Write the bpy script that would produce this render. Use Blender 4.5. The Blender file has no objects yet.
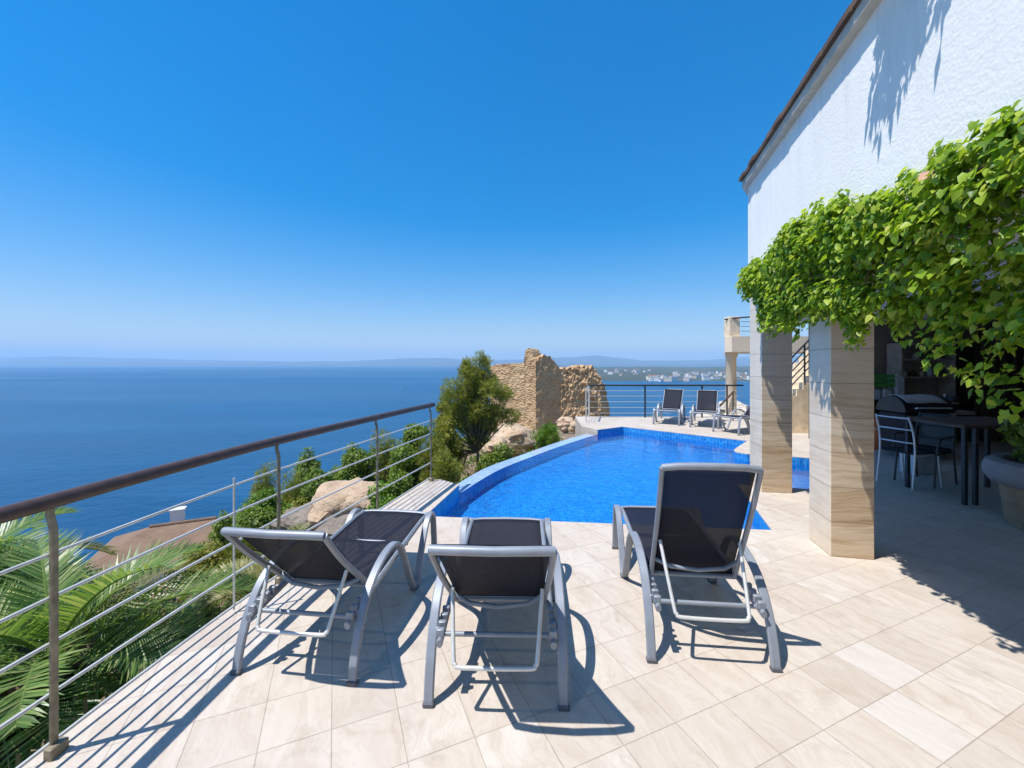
import bpy, math, random
import numpy as np
from mathutils import Vector, Matrix, noise as mnoise
from mathutils.geometry import tessellate_polygon

PI = math.pi
R = math.radians
scene = bpy.context.scene
COL = scene.collection
F, H, HY = 415.0, 1.70, 364.0          # focal length (px of a 1024 wide frame), eye height, horizon row


def gp(x, y, z=0.0):
    """ground point seen at pixel x, y on the level z"""
    d = F * (H - z) / (y - HY)
    return Vector(((x - 512) / F * d, d, z))


def at(x, y, d):
    """point seen at pixel x, y at depth d"""
    return Vector(((x - 512) / F * d, d, H + (HY - y) / F * d))


# ------------------------------------------------------------------ materials
class NT:
    def __init__(self, name):
        self.m = bpy.data.materials.new(name)
        self.m.use_nodes = True
        self.t = self.m.node_tree
        self.t.nodes.clear()
        self.out = self.t.nodes.new('ShaderNodeOutputMaterial')

    def n(self, typ, ins=None, **props):
        nd = self.t.nodes.new(typ)
        for k, v in props.items():
            setattr(nd, k, v)
        for k, v in (ins or {}).items():
            self.set(nd.inputs[k], v)
        return nd

    def set(self, sock, v):
        if isinstance(v, bpy.types.NodeSocket):
            self.t.links.new(v, sock)
        elif isinstance(v, bpy.types.Node):
            self.t.links.new(v.outputs[0], sock)
        else:
            if hasattr(sock, 'default_value') and sock.type == 'RGBA' and len(v) == 3:
                v = (*v, 1)
            sock.default_value = v

    def math(self, op, a, b=0.0, c=None, clamp=False):
        nd = self.n('ShaderNodeMath', operation=op, use_clamp=clamp)
        self.set(nd.inputs[0], a)
        self.set(nd.inputs[1], b)
        if c is not None:
            self.set(nd.inputs[2], c)
        return nd.outputs[0]

    def vmath(self, op, a, b=(0, 0, 0)):
        nd = self.n('ShaderNodeVectorMath', operation=op)
        self.set(nd.inputs[0], a)
        self.set(nd.inputs[1], b)
        return nd.outputs[0]

    def ramp(self, fac, stops):
        nd = self.n('ShaderNodeValToRGB', {'Fac': fac})
        el = nd.color_ramp.elements
        while len(el) < len(stops):
            el.new(0.5)
        for e, (p, c) in zip(el, stops):
            e.position = p
            e.color = (*c, 1) if len(c) == 3 else c
        return nd.outputs[0]

    def mix(self, fac, a, b, blend='MIX'):
        nd = self.n('ShaderNodeMix', data_type='RGBA', blend_type=blend)
        self.set(nd.inputs['Factor'], fac)
        self.set(nd.inputs[6], a)
        self.set(nd.inputs[7], b)
        return nd.outputs[2]

    def noise(self, vec, scale, detail=4.0, rough=0.55, dist=0.0):
        nd = self.n('ShaderNodeTexNoise', {'Scale': scale, 'Detail': detail, 'Roughness': rough, 'Distortion': dist})
        if vec is not None:
            self.set(nd.inputs['Vector'], vec)
        return nd.outputs['Fac']

    def obj(self):
        return self.n('ShaderNodeTexCoord').outputs['Object']

    def bump(self, h, strength=0.3, dist=0.01):
        return self.n('ShaderNodeBump', {'Height': h, 'Strength': strength, 'Distance': dist}).outputs[0]

    def bsdf(self, **ins):
        return self.n('ShaderNodeBsdfPrincipled', {k.replace('_', ' '): v for k, v in ins.items()})

    def done(self, sh):
        self.set(self.out.inputs['Surface'], sh if isinstance(sh, bpy.types.NodeSocket) else sh.outputs[0])
        return self.m


def mat_simple(name, col, rough=0.5, metal=0.0, var=0.12, scale=8.0, bump=0.0, bscale=60.0, spec=0.5):
    t = NT(name)
    o = t.obj()
    f = t.noise(o, scale, 5)
    a = tuple(c * (1 - var) for c in col)
    b = tuple(min(1, c * (1 + var)) for c in col)
    c = t.ramp(f, [(0.3, a), (0.7, b)])
    kw = dict(Base_Color=c, Roughness=rough, Metallic=metal)
    s = t.bsdf(**kw)
    s.inputs['Specular IOR Level'].default_value = spec
    if bump:
        t.set(s.inputs['Normal'], t.bump(t.noise(o, bscale, 4), bump, 0.01))
    return t.done(s)


def mat_tiles():
    t = NT('travertine_paving')
    o = t.obj()
    v = t.vmath('SUBTRACT', o, (1.88, 2.438, 0))
    rot = t.n('ShaderNodeVectorRotate', {'Vector': v, 'Angle': R(-23.1)}, rotation_type='Z_AXIS')
    sc = t.vmath('SCALE', rot.outputs[0])
    sc.node.inputs['Scale'].default_value = 1 / 0.30
    fl = t.vmath('FLOOR', sc)
    wn = t.n('ShaderNodeTexWhiteNoise', {'Vector': fl}, noise_dimensions='3D')
    rnd = wn.outputs['Value']
    sep = t.n('ShaderNodeSeparateXYZ', {'Vector': sc})
    fx = t.math('FRACT', sep.outputs[0])
    fy = t.math('FRACT', sep.outputs[1])
    ex = t.math('MINIMUM', fx, t.math('SUBTRACT', 1.0, fx))
    ey = t.math('MINIMUM', fy, t.math('SUBTRACT', 1.0, fy))
    e = t.math('MINIMUM', ex, ey)
    wob = t.noise(o, 25, 3)
    joint = t.math('LESS_THAN', e, t.math('MULTIPLY_ADD', wob, 0.012, 0.0015))
    # sedimentary veins along one tile direction, shifted per tile
    off = t.vmath('MULTIPLY', wn.outputs['Color'], (17, 17, 17))
    wrp = t.n('ShaderNodeTexNoise', {'Vector': t.vmath('ADD', sc, off), 'Scale': 0.8, 'Detail': 3.0}).outputs['Color']
    wsc = t.vmath('ADD', sc, t.vmath('MULTIPLY', t.vmath('SUBTRACT', wrp, (0.5, 0.5, 0.5)), (1.3, 1.3, 0)))
    vc = t.vmath('ADD', t.vmath('MULTIPLY', wsc, (2.6, 0.6, 1.0)), off)
    vein = t.noise(vc, 1.5, 7, 0.62, 0.55)
    vein2 = t.noise(t.vmath('MULTIPLY', vc, (3.0, 1.2, 1)), 2.2, 4, 0.5, 0.9)
    base = t.ramp(rnd, [(0.0, (0.49, 0.42, 0.345)), (0.35, (0.56, 0.49, 0.41)), (0.7, (0.53, 0.455, 0.375)), (1.0, (0.585, 0.53, 0.46))])
    c = t.mix(t.ramp(vein, [(0.40, (0.0,) * 3), (0.68, (0.6,) * 3)]), base, (0.42, 0.33, 0.25))
    c = t.mix(t.ramp(vein2, [(0.52, (0.0,) * 3), (0.62, (0.2,) * 3), (0.68, (0.0,) * 3)]), c, (0.34, 0.26, 0.19))
    big = t.noise(o, 1.1, 5, 0.6)
    c = t.mix(t.ramp(big, [(0.42, (0.0,) * 3), (0.72, (0.5,) * 3)]), c, (0.58, 0.52, 0.44))
    dirt = t.noise(o, 4.5, 6, 0.7)
    c = t.mix(t.ramp(dirt, [(0.54, (0.0,) * 3), (0.78, (0.55,) * 3)]), c, (0.30, 0.235, 0.165))
    speck = t.noise(o, 70, 2, 0.5)
    c = t.mix(t.ramp(speck, [(0.70, (0.0,) * 3), (0.78, (0.5,) * 3)]), c, (0.28, 0.22, 0.16))
    # the two newer, paler tiles
    sf = t.n('ShaderNodeSeparateXYZ', {'Vector': fl})

    def cell(i, j):
        a = t.math('COMPARE', sf.outputs[0], float(i), 0.1)
        b = t.math('COMPARE', sf.outputs[1], float(j), 0.1)
        return t.math('MULTIPLY', a, b)
    new = t.math('ADD', cell(0, -1), cell(-1, -2))
    c = t.mix(t.math('MULTIPLY', new, 0.32), c, (0.60, 0.575, 0.535))
    c = t.mix(t.math('MULTIPLY', joint, t.math('MULTIPLY_ADD', dirt, 0.9, 0.25, clamp=True)), c, (0.27, 0.215, 0.16))
    hgt = t.math('SUBTRACT', t.math('MULTIPLY', vein, 0.25), joint)
    hgt = t.math('ADD', hgt, t.math('MULTIPLY', rnd, 0.25))
    nrm = t.bump(hgt, 0.35, 0.004)
    s = t.bsdf(Base_Color=c, Roughness=t.math('MULTIPLY_ADD', dirt, 0.3, 0.45), Normal=nrm)
    s.inputs['Specular IOR Level'].default_value = 0.3
    return t.done(s)


def mat_travertine():
    t = NT('banded_travertine')
    o = t.obj()
    w = t.noise(o, 2.0, 3)
    v = t.vmath('MULTIPLY', o, (0.8, 0.8, 16.0))
    v = t.vmath('ADD', v, t.vmath('MULTIPLY', t.n('ShaderNodeCombineXYZ', {'Z': w}).outputs[0], (0, 0, 2.2)))
    f = t.noise(v, 1.6, 8, 0.68, 0.5)
    c = t.ramp(f, [(0.28, (0.26, 0.13, 0.05)), (0.44, (0.48, 0.31, 0.16)), (0.54, (0.62, 0.46, 0.29)), (0.72, (0.74, 0.62, 0.46))])
    # slabs of a third of a metre, each of its own tone
    sep = t.n('ShaderNodeSeparateXYZ', {'Vector': o})
    zz = t.math('DIVIDE', sep.outputs[2], 0.305)
    slab = t.n('ShaderNodeTexWhiteNoise', {'W': t.math('FLOOR', zz)}, noise_dimensions='1D').outputs['Value']
    c = t.mix(0.35, c, t.ramp(slab, [(0, (0.40, 0.27, 0.15)), (0.5, (0.60, 0.46, 0.31)), (1, (0.70, 0.59, 0.44))]))
    # pale bleached upper part
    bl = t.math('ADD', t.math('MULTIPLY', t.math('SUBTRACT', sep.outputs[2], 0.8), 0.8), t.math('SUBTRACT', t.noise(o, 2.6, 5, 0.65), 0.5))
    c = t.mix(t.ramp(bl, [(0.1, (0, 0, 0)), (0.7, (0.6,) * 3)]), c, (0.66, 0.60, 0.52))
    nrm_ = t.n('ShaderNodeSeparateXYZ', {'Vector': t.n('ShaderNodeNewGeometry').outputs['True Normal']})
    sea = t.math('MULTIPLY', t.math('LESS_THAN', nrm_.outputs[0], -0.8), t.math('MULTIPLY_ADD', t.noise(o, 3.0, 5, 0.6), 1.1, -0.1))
    c = t.mix(sea, c, (0.82, 0.70, 0.54))            # mottled paler colour on the sea-side face, painted in for the sunlight there
    fz = t.math('FRACT', zz)
    j = t.math('LESS_THAN', fz, 0.022)
    c = t.mix(t.math('MULTIPLY', j, 0.6), c, (0.22, 0.16, 0.11))
    h = t.math('SUBTRACT', t.math('MULTIPLY', f, 0.5), j)
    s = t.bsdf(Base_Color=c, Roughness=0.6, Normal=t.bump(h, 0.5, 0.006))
    return t.done(s)


def mat_stucco():
    t = NT('white_stucco')
    o = t.obj()
    f = t.noise(o, 62, 5, 0.6)
    g = t.noise(o, 1.3, 4)
    vo = t.n('ShaderNodeTexVoronoi', {'Vector': o, 'Scale': 44.0}).outputs['Distance']
    c = t.ramp(g, [(0.3, (0.92, 0.87, 0.775)), (0.7, (0.955, 0.915, 0.83))])
    st = t.noise(t.vmath('MULTIPLY', o, (5.0, 5.0, 0.45)), 1.6, 5, 0.65)
    zz = t.n('ShaderNodeSeparateXYZ', {'Vector': o}).outputs[2]
    eav = t.math('MULTIPLY', t.math('SUBTRACT', zz, 2.9), 0.9, clamp=True)
    c = t.mix(t.math('MULTIPLY', t.ramp(st, [(0.5, (0, 0, 0)), (0.75, (0.5,) * 3)]), eav), c, (0.55, 0.53, 0.48))
    tw = t.noise(t.vmath('MULTIPLY', o, (3.0, 3.0, 6.0)), 2.0, 4, 0.6, 1.0)
    h = t.math('ADD', t.math('ADD', f, t.math('MULTIPLY', vo, 0.8)), t.math('MULTIPLY', tw, 1.5))
    s = t.bsdf(Base_Color=c, Roughness=0.85, Normal=t.bump(h, 0.32, 0.004))
    return t.done(s)


def mat_mosaic(name, cols, size, rough=0.15, grout=(0.25, 0.4, 0.6), groutmix=0.35):
    t = NT(name)
    o = t.obj()
    sc = t.vmath('SCALE', o)
    sc.node.inputs['Scale'].default_value = 1 / size
    sc = t.vmath('ADD', sc, (0.013, 0.017, 0.31))
    fl = t.vmath('FLOOR', sc)
    wn = t.n('ShaderNodeTexWhiteNoise', {'Vector': fl}, noise_dimensions='3D').outputs['Value']
    n = len(cols)
    c = t.ramp(wn, [(i / (n - 1), cols[i]) for i in range(n)])
    sep = t.n('ShaderNodeSeparateXYZ', {'Vector': sc})
    es = []
    for i in range(2):
        fx = t.math('FRACT', sep.outputs[i])
        es.append(t.math('MINIMUM', fx, t.math('SUBTRACT', 1.0, fx)))
    j = t.math('LESS_THAN', t.math('MINIMUM', es[0], es[1]), 0.05)
    c = t.mix(t.math('MULTIPLY', j, groutmix), c, grout)
    s = t.bsdf(Base_Color=c, Roughness=rough)
    return t.done(s)


def mat_pool_water():
    t = NT('pool_water')
    o = t.obj()
    n1 = t.noise(o, 3.2, 3, 0.55, 0.5)
    n2 = t.noise(o, 11, 3, 0.5, 0.6)
    h = t.math('ADD', n1, t.math('MULTIPLY', n2, 0.35))
    nrm = t.bump(h, 0.28, 0.04)
    fr = t.n('ShaderNodeFresnel', {'IOR': 1.33, 'Normal': nrm}).outputs[0]
    tr = t.n('ShaderNodeBsdfTransparent', {'Color': (0.62, 0.86, 0.97)})
    gl = t.n('ShaderNodeBsdfGlossy', {'Color': (1, 1, 1), 'Roughness': 0.03, 'Normal': nrm})
    mx = t.n('ShaderNodeMixShader')
    t.set(mx.inputs[0], fr)
    t.set(mx.inputs[1], tr)
    t.set(mx.inputs[2], gl)
    return t.done(mx)


def mat_sea():
    t = NT('sea_water')
    o = t.obj()
    n1 = t.noise(t.vmath('MULTIPLY', o, (1, 1.6, 1)), 0.12, 6, 0.6, 0.3)
    n2 = t.noise(t.vmath('MULTIPLY', o, (0.4, 1.0, 1)), 0.012, 4, 0.6, 0.4)
    n3 = t.noise(t.vmath('MULTIPLY', o, (0.25, 1.0, 1)), 0.0016, 4, 0.55, 0.6)
    h = t.math('ADD', t.math('MULTIPLY', n1, 0.8), t.math('MULTIPLY', n2, 1.6))
    c = t.ramp(n3, [(0.32, (0.003, 0.042, 0.105)), (0.68, (0.006, 0.085, 0.19))])
    c = t.mix(t.ramp(n2, [(0.45, (0, 0, 0)), (0.7, (0.75,) * 3)]), c, (0.008, 0.088, 0.19))
    s = t.bsdf(Base_Color=c, Roughness=t.math('MULTIPLY_ADD', n3, 0.5, 0.08), IOR=1.33, Normal=t.bump(h, 0.5, 1.2))
    return t.done(s)


def mat_leaf(name, cols, trans=0.35, rough=0.45, scale=1.5):
    t = NT(name)
    geo = t.n('ShaderNodeNewGeometry')
    rnd = geo.outputs['Random Per Island']
    o = t.obj()
    big = t.noise(o, scale, 3)
    f = t.math('ADD', t.math('MULTIPLY', rnd, 0.65), t.math('MULTIPLY', big, 0.4), clamp=True)
    n = len(cols)
    c = t.ramp(f, [(0.12 + 0.76 * i / (n - 1), cols[i]) for i in range(n)])
    s = t.bsdf(Base_Color=c, Roughness=rough)
    s.inputs['Specular IOR Level'].default_value = 0.35
    bright = t.mix(1.0, c, (1.25, 1.3, 0.6), 'MULTIPLY')
    tl = t.n('ShaderNodeBsdfTranslucent', {'Color': bright})
    mx = t.n('ShaderNodeMixShader', {0: trans})
    t.set(mx.inputs[1], s.outputs[0])
    t.set(mx.inputs[2], tl.outputs[0])
    return t.done(mx)


def mat_sling():
    t = NT('black_mesh_fabric')
    o = t.obj()
    w = t.noise(o, 90, 2)
    c = t.ramp(w, [(0.3, (0.010, 0.0105, 0.018)), (0.7, (0.017, 0.0175, 0.029))])
    s = t.bsdf(Base_Color=c, Roughness=0.7)
    s.inputs['Specular IOR Level'].default_value = 0.22
    tr = t.n('ShaderNodeBsdfTransparent', {'Color': (1, 1, 1)})
    mx = t.n('ShaderNodeMixShader', {0: 0.16})
    t.set(mx.inputs[1], s.outputs[0])
    t.set(mx.inputs[2], tr.outputs[0])
    return t.done(mx)


def mat_ground():
    t = NT('dry_hillside')
    o = t.obj()
    f = t.noise(o, 0.5, 8, 0.65)
    g = t.noise(o, 5.0, 7, 0.7)
    c = t.ramp(f, [(0.3, (0.20, 0.13, 0.075)), (0.5, (0.34, 0.235, 0.145)), (0.65, (0.42, 0.32, 0.21)), (0.8, (0.25, 0.19, 0.12))])
    c = t.mix(t.ramp(g, [(0.45, (0, 0, 0)), (0.62, (0.75,) * 3)]), c, (0.085, 0.075, 0.035))
    h = t.math('ADD', f, t.math('MULTIPLY', g, 0.6))
    s = t.bsdf(Base_Color=c, Roughness=0.95, Normal=t.bump(h, 0.9, 0.3))
    return t.done(s)


def mat_stone(name, cols, scale=1.0, bstr=0.9, bdist=0.15, vor=2.2):
    t = NT(name)
    o = t.obj()
    f = t.noise(o, 0.6 * scale, 8, 0.68)
    g = t.noise(o, 6 * scale, 6, 0.65)
    vo = t.n('ShaderNodeTexVoronoi', {'Vector': t.vmath('MULTIPLY', o, (1, 1, 1.7)), 'Scale': vor * scale})
    c = t.ramp(f, [(0.3, cols[0]), (0.52, cols[1]), (0.72, cols[2])])
    c = t.mix(0.28, c, t.ramp(t.n('ShaderNodeSeparateColor', {0: vo.outputs['Color']}).outputs[0], [(0, cols[0]), (1, cols[2])]))
    c = t.mix(t.ramp(g, [(0.56, (0, 0, 0)), (0.72, (0.5,) * 3)]), c, tuple(x * 0.45 for x in cols[0]))
    h = t.math('ADD', t.math('MULTIPLY', g, 0.6), t.math('MULTIPLY', vo.outputs['Distance'], 0.7))
    s = t.bsdf(Base_Color=c, Roughness=0.95, Normal=t.bump(h, bstr, bdist))
    return t.done(s)


def mat_rooftile(name, c1, c2):
    t = NT(name)
    o = t.obj()
    w = t.n('ShaderNodeTexWave', {'Vector': o, 'Scale': 3.0, 'Distortion': 0.8, 'Detail': 2.0}, wave_type='BANDS', bands_direction='X').outputs['Fac']
    f = t.noise(o, 1.5, 6, 0.7)
    c = t.ramp(f, [(0.3, c1), (0.7, c2)])
    c = t.mix(t.math('MULTIPLY', w, 0.4), c, tuple(x * 0.5 for x in c1))
    s = t.bsdf(Base_Color=c, Roughness=0.9, Normal=t.bump(w, 0.5, 0.03))
    return t.done(s)


M = {}
M['tiles'] = mat_tiles()
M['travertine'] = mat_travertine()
M['stucco'] = mat_stucco()
M['pooltile'] = mat_mosaic('blue_glass_mosaic', [(0.006, 0.14, 0.40), (0.015, 0.25, 0.57), (0.010, 0.19, 0.50), (0.035, 0.33, 0.66)], 0.05)
M['rimtile'] = mat_mosaic('pale_wet_mosaic', [(0.24, 0.38, 0.62), (0.36, 0.50, 0.72), (0.30, 0.44, 0.67), (0.44, 0.57, 0.77)], 0.04, 0.12)
M['water'] = mat_pool_water()
M['sea'] = mat_sea()
M['sling'] = mat_sling()
M['alu'] = mat_simple('satin_grey_aluminium', (0.26, 0.28, 0.31), 0.48, 0.2, 0.10, 12)
M['steel'] = mat_simple('brushed_stainless', (0.66, 0.64, 0.59), 0.38, 0.3, 0.08, 20)
M['handrail'] = mat_simple('brown_handrail_paint', (0.075, 0.045, 0.035), 0.45, 0.0, 0.25, 14)
M['post'] = mat_simple('weathered_post_metal', (0.26, 0.22, 0.145), 0.55, 0.3, 0.35, 18, 0.2)
M['darkmetal'] = mat_simple('dark_grey_metal', (0.05, 0.052, 0.055), 0.45, 0.5, 0.15, 14)
M['rubber'] = mat_simple('grey_plastic', (0.10, 0.10, 0.11), 0.6)
M['ground'] = mat_ground()
M['ruin'] = mat_stone('ruin_rubble_stone', [(0.36, 0.20, 0.09), (0.58, 0.375, 0.195), (0.70, 0.50, 0.29)], 1.4, 1.0, 0.08, 4.0)
M['rock'] = mat_stone('ochre_rock', [(0.46, 0.30, 0.175), (0.60, 0.43, 0.28), (0.69, 0.54, 0.38)], 3.0, 1.0, 0.10, 0.9)
M['palerock'] = mat_stone('pale_rock', [(0.42, 0.37, 0.31), (0.60, 0.55, 0.47), (0.70, 0.66, 0.60)], 2.0, 0.8, 0.1)
M['greyrock'] = mat_stone('grey_rock', [(0.16, 0.13, 0.10), (0.26, 0.21, 0.165), (0.35, 0.29, 0.225)], 3.0, 0.9, 0.08)
M['cream'] = mat_simple('cream_render', (0.74, 0.61, 0.45), 0.8, 0, 0.06, 3, 0.25, 50)
M['creamstone'] = mat_simple('cream_stone_cladding', (0.78, 0.62, 0.42), 0.8, 0, 0.2, 6, 0.35, 30)
M['fascia'] = mat_simple('cream_cornice', (0.60, 0.52, 0.42), 0.75, 0, 0.12, 8)
M['rooftile'] = mat_rooftile('brown_roof_tile', (0.10, 0.06, 0.04), (0.20, 0.125, 0.085))
M['rooftile_red'] = mat_rooftile('clay_roof_tile', (0.19, 0.115, 0.07), (0.30, 0.19, 0.12))
M['soffit'] = mat_simple('white_soffit', (0.62, 0.62, 0.60), 0.9)
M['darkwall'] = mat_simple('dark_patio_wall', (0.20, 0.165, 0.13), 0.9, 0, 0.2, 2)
M['white'] = mat_simple('white_paint', (0.78, 0.77, 0.74), 0.7, 0, 0.04)
M['glass'] = mat_simple('dark_window_glass', (0.03, 0.045, 0.06), 0.1)
M['bark'] = mat_simple('grey_brown_bark', (0.16, 0.11, 0.07), 0.95, 0, 0.35, 9, 0.8, 25)
M['vinewood'] = mat_simple('vine_wood', (0.12, 0.08, 0.05), 0.9, 0, 0.3, 12, 0.6)
M['orange'] = mat_simple('orange_plastic', (0.42, 0.10, 0.025), 0.45)
M['green'] = mat_simple('green_plastic', (0.06, 0.30, 0.05), 0.45)
M['paleplastic'] = mat_simple('pale_plastic', (0.50, 0.56, 0.60), 0.5)
M['black'] = mat_simple('black_enamel', (0.012, 0.012, 0.014), 0.35)
M['blackcloth'] = mat_simple('black_cloth', (0.016, 0.016, 0.02), 0.9)
M['darkwood'] = mat_simple('dark_wood', (0.07, 0.045, 0.03), 0.6, 0, 0.3, 6)
M['shelf'] = mat_simple('grey_shelf_wood', (0.32, 0.28, 0.235), 0.8, 0, 0.2, 5)
M['chairmetal'] = mat_simple('pale_chair_metal', (0.68, 0.67, 0.65), 0.4, 0.3, 0.06)
M['greystone'] = mat_simple('smooth_grey_stone', (0.20, 0.205, 0.22), 0.7, 0, 0.15, 5, 0.15)
M['sandstone'] = mat_stone('sandstone_block', [(0.22, 0.15, 0.09), (0.32, 0.23, 0.145), (0.40, 0.30, 0.20)], 3.0, 0.6, 0.04)
M['vine'] = mat_leaf('vine_leaves', [(0.04, 0.10, 0.012), (0.14, 0.26, 0.02), (0.28, 0.41, 0.03), (0.39, 0.50, 0.045), (0.54, 0.56, 0.11)], 0.45, 0.42, 1.2)
M['pink'] = mat_simple('dry_pink_leaf', (0.55, 0.30, 0.20), 0.6)
M['pine'] = mat_leaf('olive_green_needles', [(0.10, 0.13, 0.02), (0.19, 0.22, 0.035), (0.29, 0.30, 0.05), (0.42, 0.38, 0.07)], 0.42, 0.6, 1.0)
M['bush'] = mat_leaf('mid_green_leaves', [(0.06, 0.11, 0.016), (0.12, 0.19, 0.025), (0.19, 0.27, 0.035), (0.28, 0.35, 0.055)], 0.4, 0.5, 1.0)
M['bushbright'] = mat_leaf('bright_green_leaves', [(0.06, 0.13, 0.012), (0.10, 0.20, 0.016), (0.15, 0.27, 0.022), (0.22, 0.33, 0.03)], 0.35, 0.5, 1.0)
M['bushyellow'] = mat_leaf('yellow_green_leaves', [(0.10, 0.13, 0.015), (0.18, 0.20, 0.02), (0.26, 0.26, 0.03), (0.36, 0.32, 0.04)], 0.35, 0.5, 1.0)
M['dry'] = mat_leaf('dry_brown_twigs', [(0.13, 0.09, 0.05), (0.24, 0.17, 0.09), (0.36, 0.28, 0.16), (0.20, 0.18, 0.07)], 0.15, 0.8, 1.0)
M['palm'] = mat_leaf('palm_leaflets', [(0.07, 0.14, 0.035), (0.14, 0.23, 0.055), (0.23, 0.33, 0.08), (0.42, 0.43, 0.18)], 0.38, 0.36, 0.8)
M['palmyellow'] = mat_leaf('yellowing_palm_leaflets', [(0.10, 0.12, 0.03), (0.20, 0.21, 0.06), (0.30, 0.28, 0.10), (0.38, 0.34, 0.16)], 0.25, 0.45, 0.8)
M['hill'] = mat_simple('hill_scrub', (0.055, 0.07, 0.05), 1.0, 0, 0.35, 0.0016)
M['rubbish'] = mat_simple('jar_glaze', (0.45, 0.40, 0.33), 0.5)


# ------------------------------------------------------------------ mesh helpers
class MB:
    def __init__(self):
        self.v, self.f = [], []

    def add(self, vs, fs):
        b = len(self.v)
        self.v += [tuple(p) for p in vs]
        self.f += [tuple(i + b for i in q) for q in fs]
        return self

    def box(self, lo, hi, mat=None):
        x0, y0, z0 = lo
        x1, y1, z1 = hi
        vs = [Vector(p) for p in ((x0, y0, z0), (x1, y0, z0), (x1, y1, z0), (x0, y1, z0), (x0, y0, z1), (x1, y0, z1), (x1, y1, z1), (x0, y1, z1))]
        if mat is not None:
            vs = [mat @ p for p in vs]
        return self.add(vs, [(0, 3, 2, 1), (4, 5, 6, 7), (0, 1, 5, 4), (1, 2, 6, 5), (2, 3, 7, 6), (3, 0, 4, 7)])

    def bbox(self, lo, hi, b=0.01, mat=None):
        """box with chamfered vertical and top edges"""
        x0, y0, z0 = lo
        x1, y1, z1 = hi

        def ring(x0, y0, x1, y1, c, z):
            return [(x0 + c, y0, z), (x1 - c, y0, z), (x1, y0 + c, z), (x1, y1 - c, z), (x1 - c, y1, z), (x0 + c, y1, z), (x0, y1 - c, z), (x0, y0 + c, z)]
        rings = [ring(x0, y0, x1, y1, b, z0), ring(x0, y0, x1, y1, b, z1 - b), ring(x0 + b, y0 + b, x1 - b, y1 - b, b * 0.5, z1)]
        vs = [Vector(p) for r in rings for p in r]
        if mat is not None:
            vs = [mat @ p for p in vs]
        fs = [tuple(range(7, -1, -1)), tuple(range(16, 24))]
        for k in range(2):
            for i in range(8):
                j = (i + 1) % 8
                fs.append((k * 8 + i, k * 8 + j, k * 8 + 8 + j, k * 8 + 8 + i))
        return self.add(vs, fs)

    def tube(self, pts, r, n=10, cap=True):
        pts = [Vector(p) for p in pts]
        rs = r if isinstance(r, (list, tuple)) else [r] * len(pts)
        vs, fs = [], []
        up = None
        for i, p in enumerate(pts):
            a = pts[max(i - 1, 0)]
            b = pts[min(i + 1, len(pts) - 1)]
            t = (b - a).normalized()
            if up is None:
                up = Vector((0, 0, 1)) if abs(t.z) < 0.9 else Vector((1, 0, 0))
            s = t.cross(up).normalized()
            up = s.cross(t).normalized()
            for k in range(n):
                an = 2 * PI * k / n
                vs.append(p + (s * math.cos(an) + up * math.sin(an)) * rs[i])
        m = len(pts)
        for i in range(m - 1):
            for k in range(n):
                k2 = (k + 1) % n
                fs.append((i * n + k, i * n + k2, (i + 1) * n + k2, (i + 1) * n + k))
        if cap:
            fs.append(tuple(range(n - 1, -1, -1)))
            fs.append(tuple(range((m - 1) * n, m * n)))
        return self.add(vs, fs)

    def ribbon(self, pts, w, th, side=Vector((1, 0, 0)), c=0.25):
        """bar of width w (along side) and thickness th swept along pts, chamfered"""
        pts = [Vector(p) for p in pts]
        vs, fs = [], []
        cw, ct = w / 2, th / 2
        ch = th * c
        prof = [(-cw + ch, -ct), (cw - ch, -ct), (cw, -ct + ch), (cw, ct - ch), (cw - ch, ct), (-cw + ch, ct), (-cw, ct - ch), (-cw, -ct + ch)]
        n = 8
        for i, p in enumerate(pts):
            t = (pts[min(i + 1, len(pts) - 1)] - pts[max(i - 1, 0)]).normalized()
            nn = t.cross(side).normalized()
            for a, b in prof:
                vs.append(p + side * a + nn * b)
        m = len(pts)
        for i in range(m - 1):
            for k in range(n):
                k2 = (k + 1) % n
                fs.append((i * n + k, i * n + k2, (i + 1) * n + k2, (i + 1) * n + k))
        fs.append(tuple(range(n - 1, -1, -1)))
        fs.append(tuple(range((m - 1) * n, m * n)))
        return self.add(vs, fs)

    def lathe(self, prof, n=24, center=(0, 0, 0)):
        cx, cy, cz = center
        vs, fs = [], []
        for r, z in prof:
            for k in range(n):
                a = 2 * PI * k / n
                vs.append((cx + r * math.cos(a), cy + r * math.sin(a), cz + z))
        for i in range(len(prof) - 1):
            for k in range(n):
                k2 = (k + 1) % n
                fs.append((i * n + k, i * n + k2, (i + 1) * n + k2, (i + 1) * n + k))
        fs.append(tuple(range(n - 1, -1, -1)))
        fs.append(tuple(range((len(prof) - 1) * n, len(prof) * n)))
        return self.add(vs, fs)

    def poly(self, loop, z=None):
        pts = [Vector((p[0], p[1], z if z is not None else p[2])) for p in loop]
        tris = tessellate_polygon([pts])
        fs = []
        for t in tris:
            a, b, c = (pts[i] for i in t)
            if (b - a).cross(c - a).z < 0:
                t = (t[0], t[2], t[1])
            fs.append(tuple(t))
        return self.add(pts, fs)

    def skirt(self, loop, z0, z1, closed=True):
        n = len(loop)
        for i in range(n if closed else n - 1):
            a, b = loop[i], loop[(i + 1) % n]
            self.add([(a[0], a[1], z0), (b[0], b[1], z0), (b[0], b[1], z1), (a[0], a[1], z1)], [(0, 1, 2, 3)])
        return self

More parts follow.
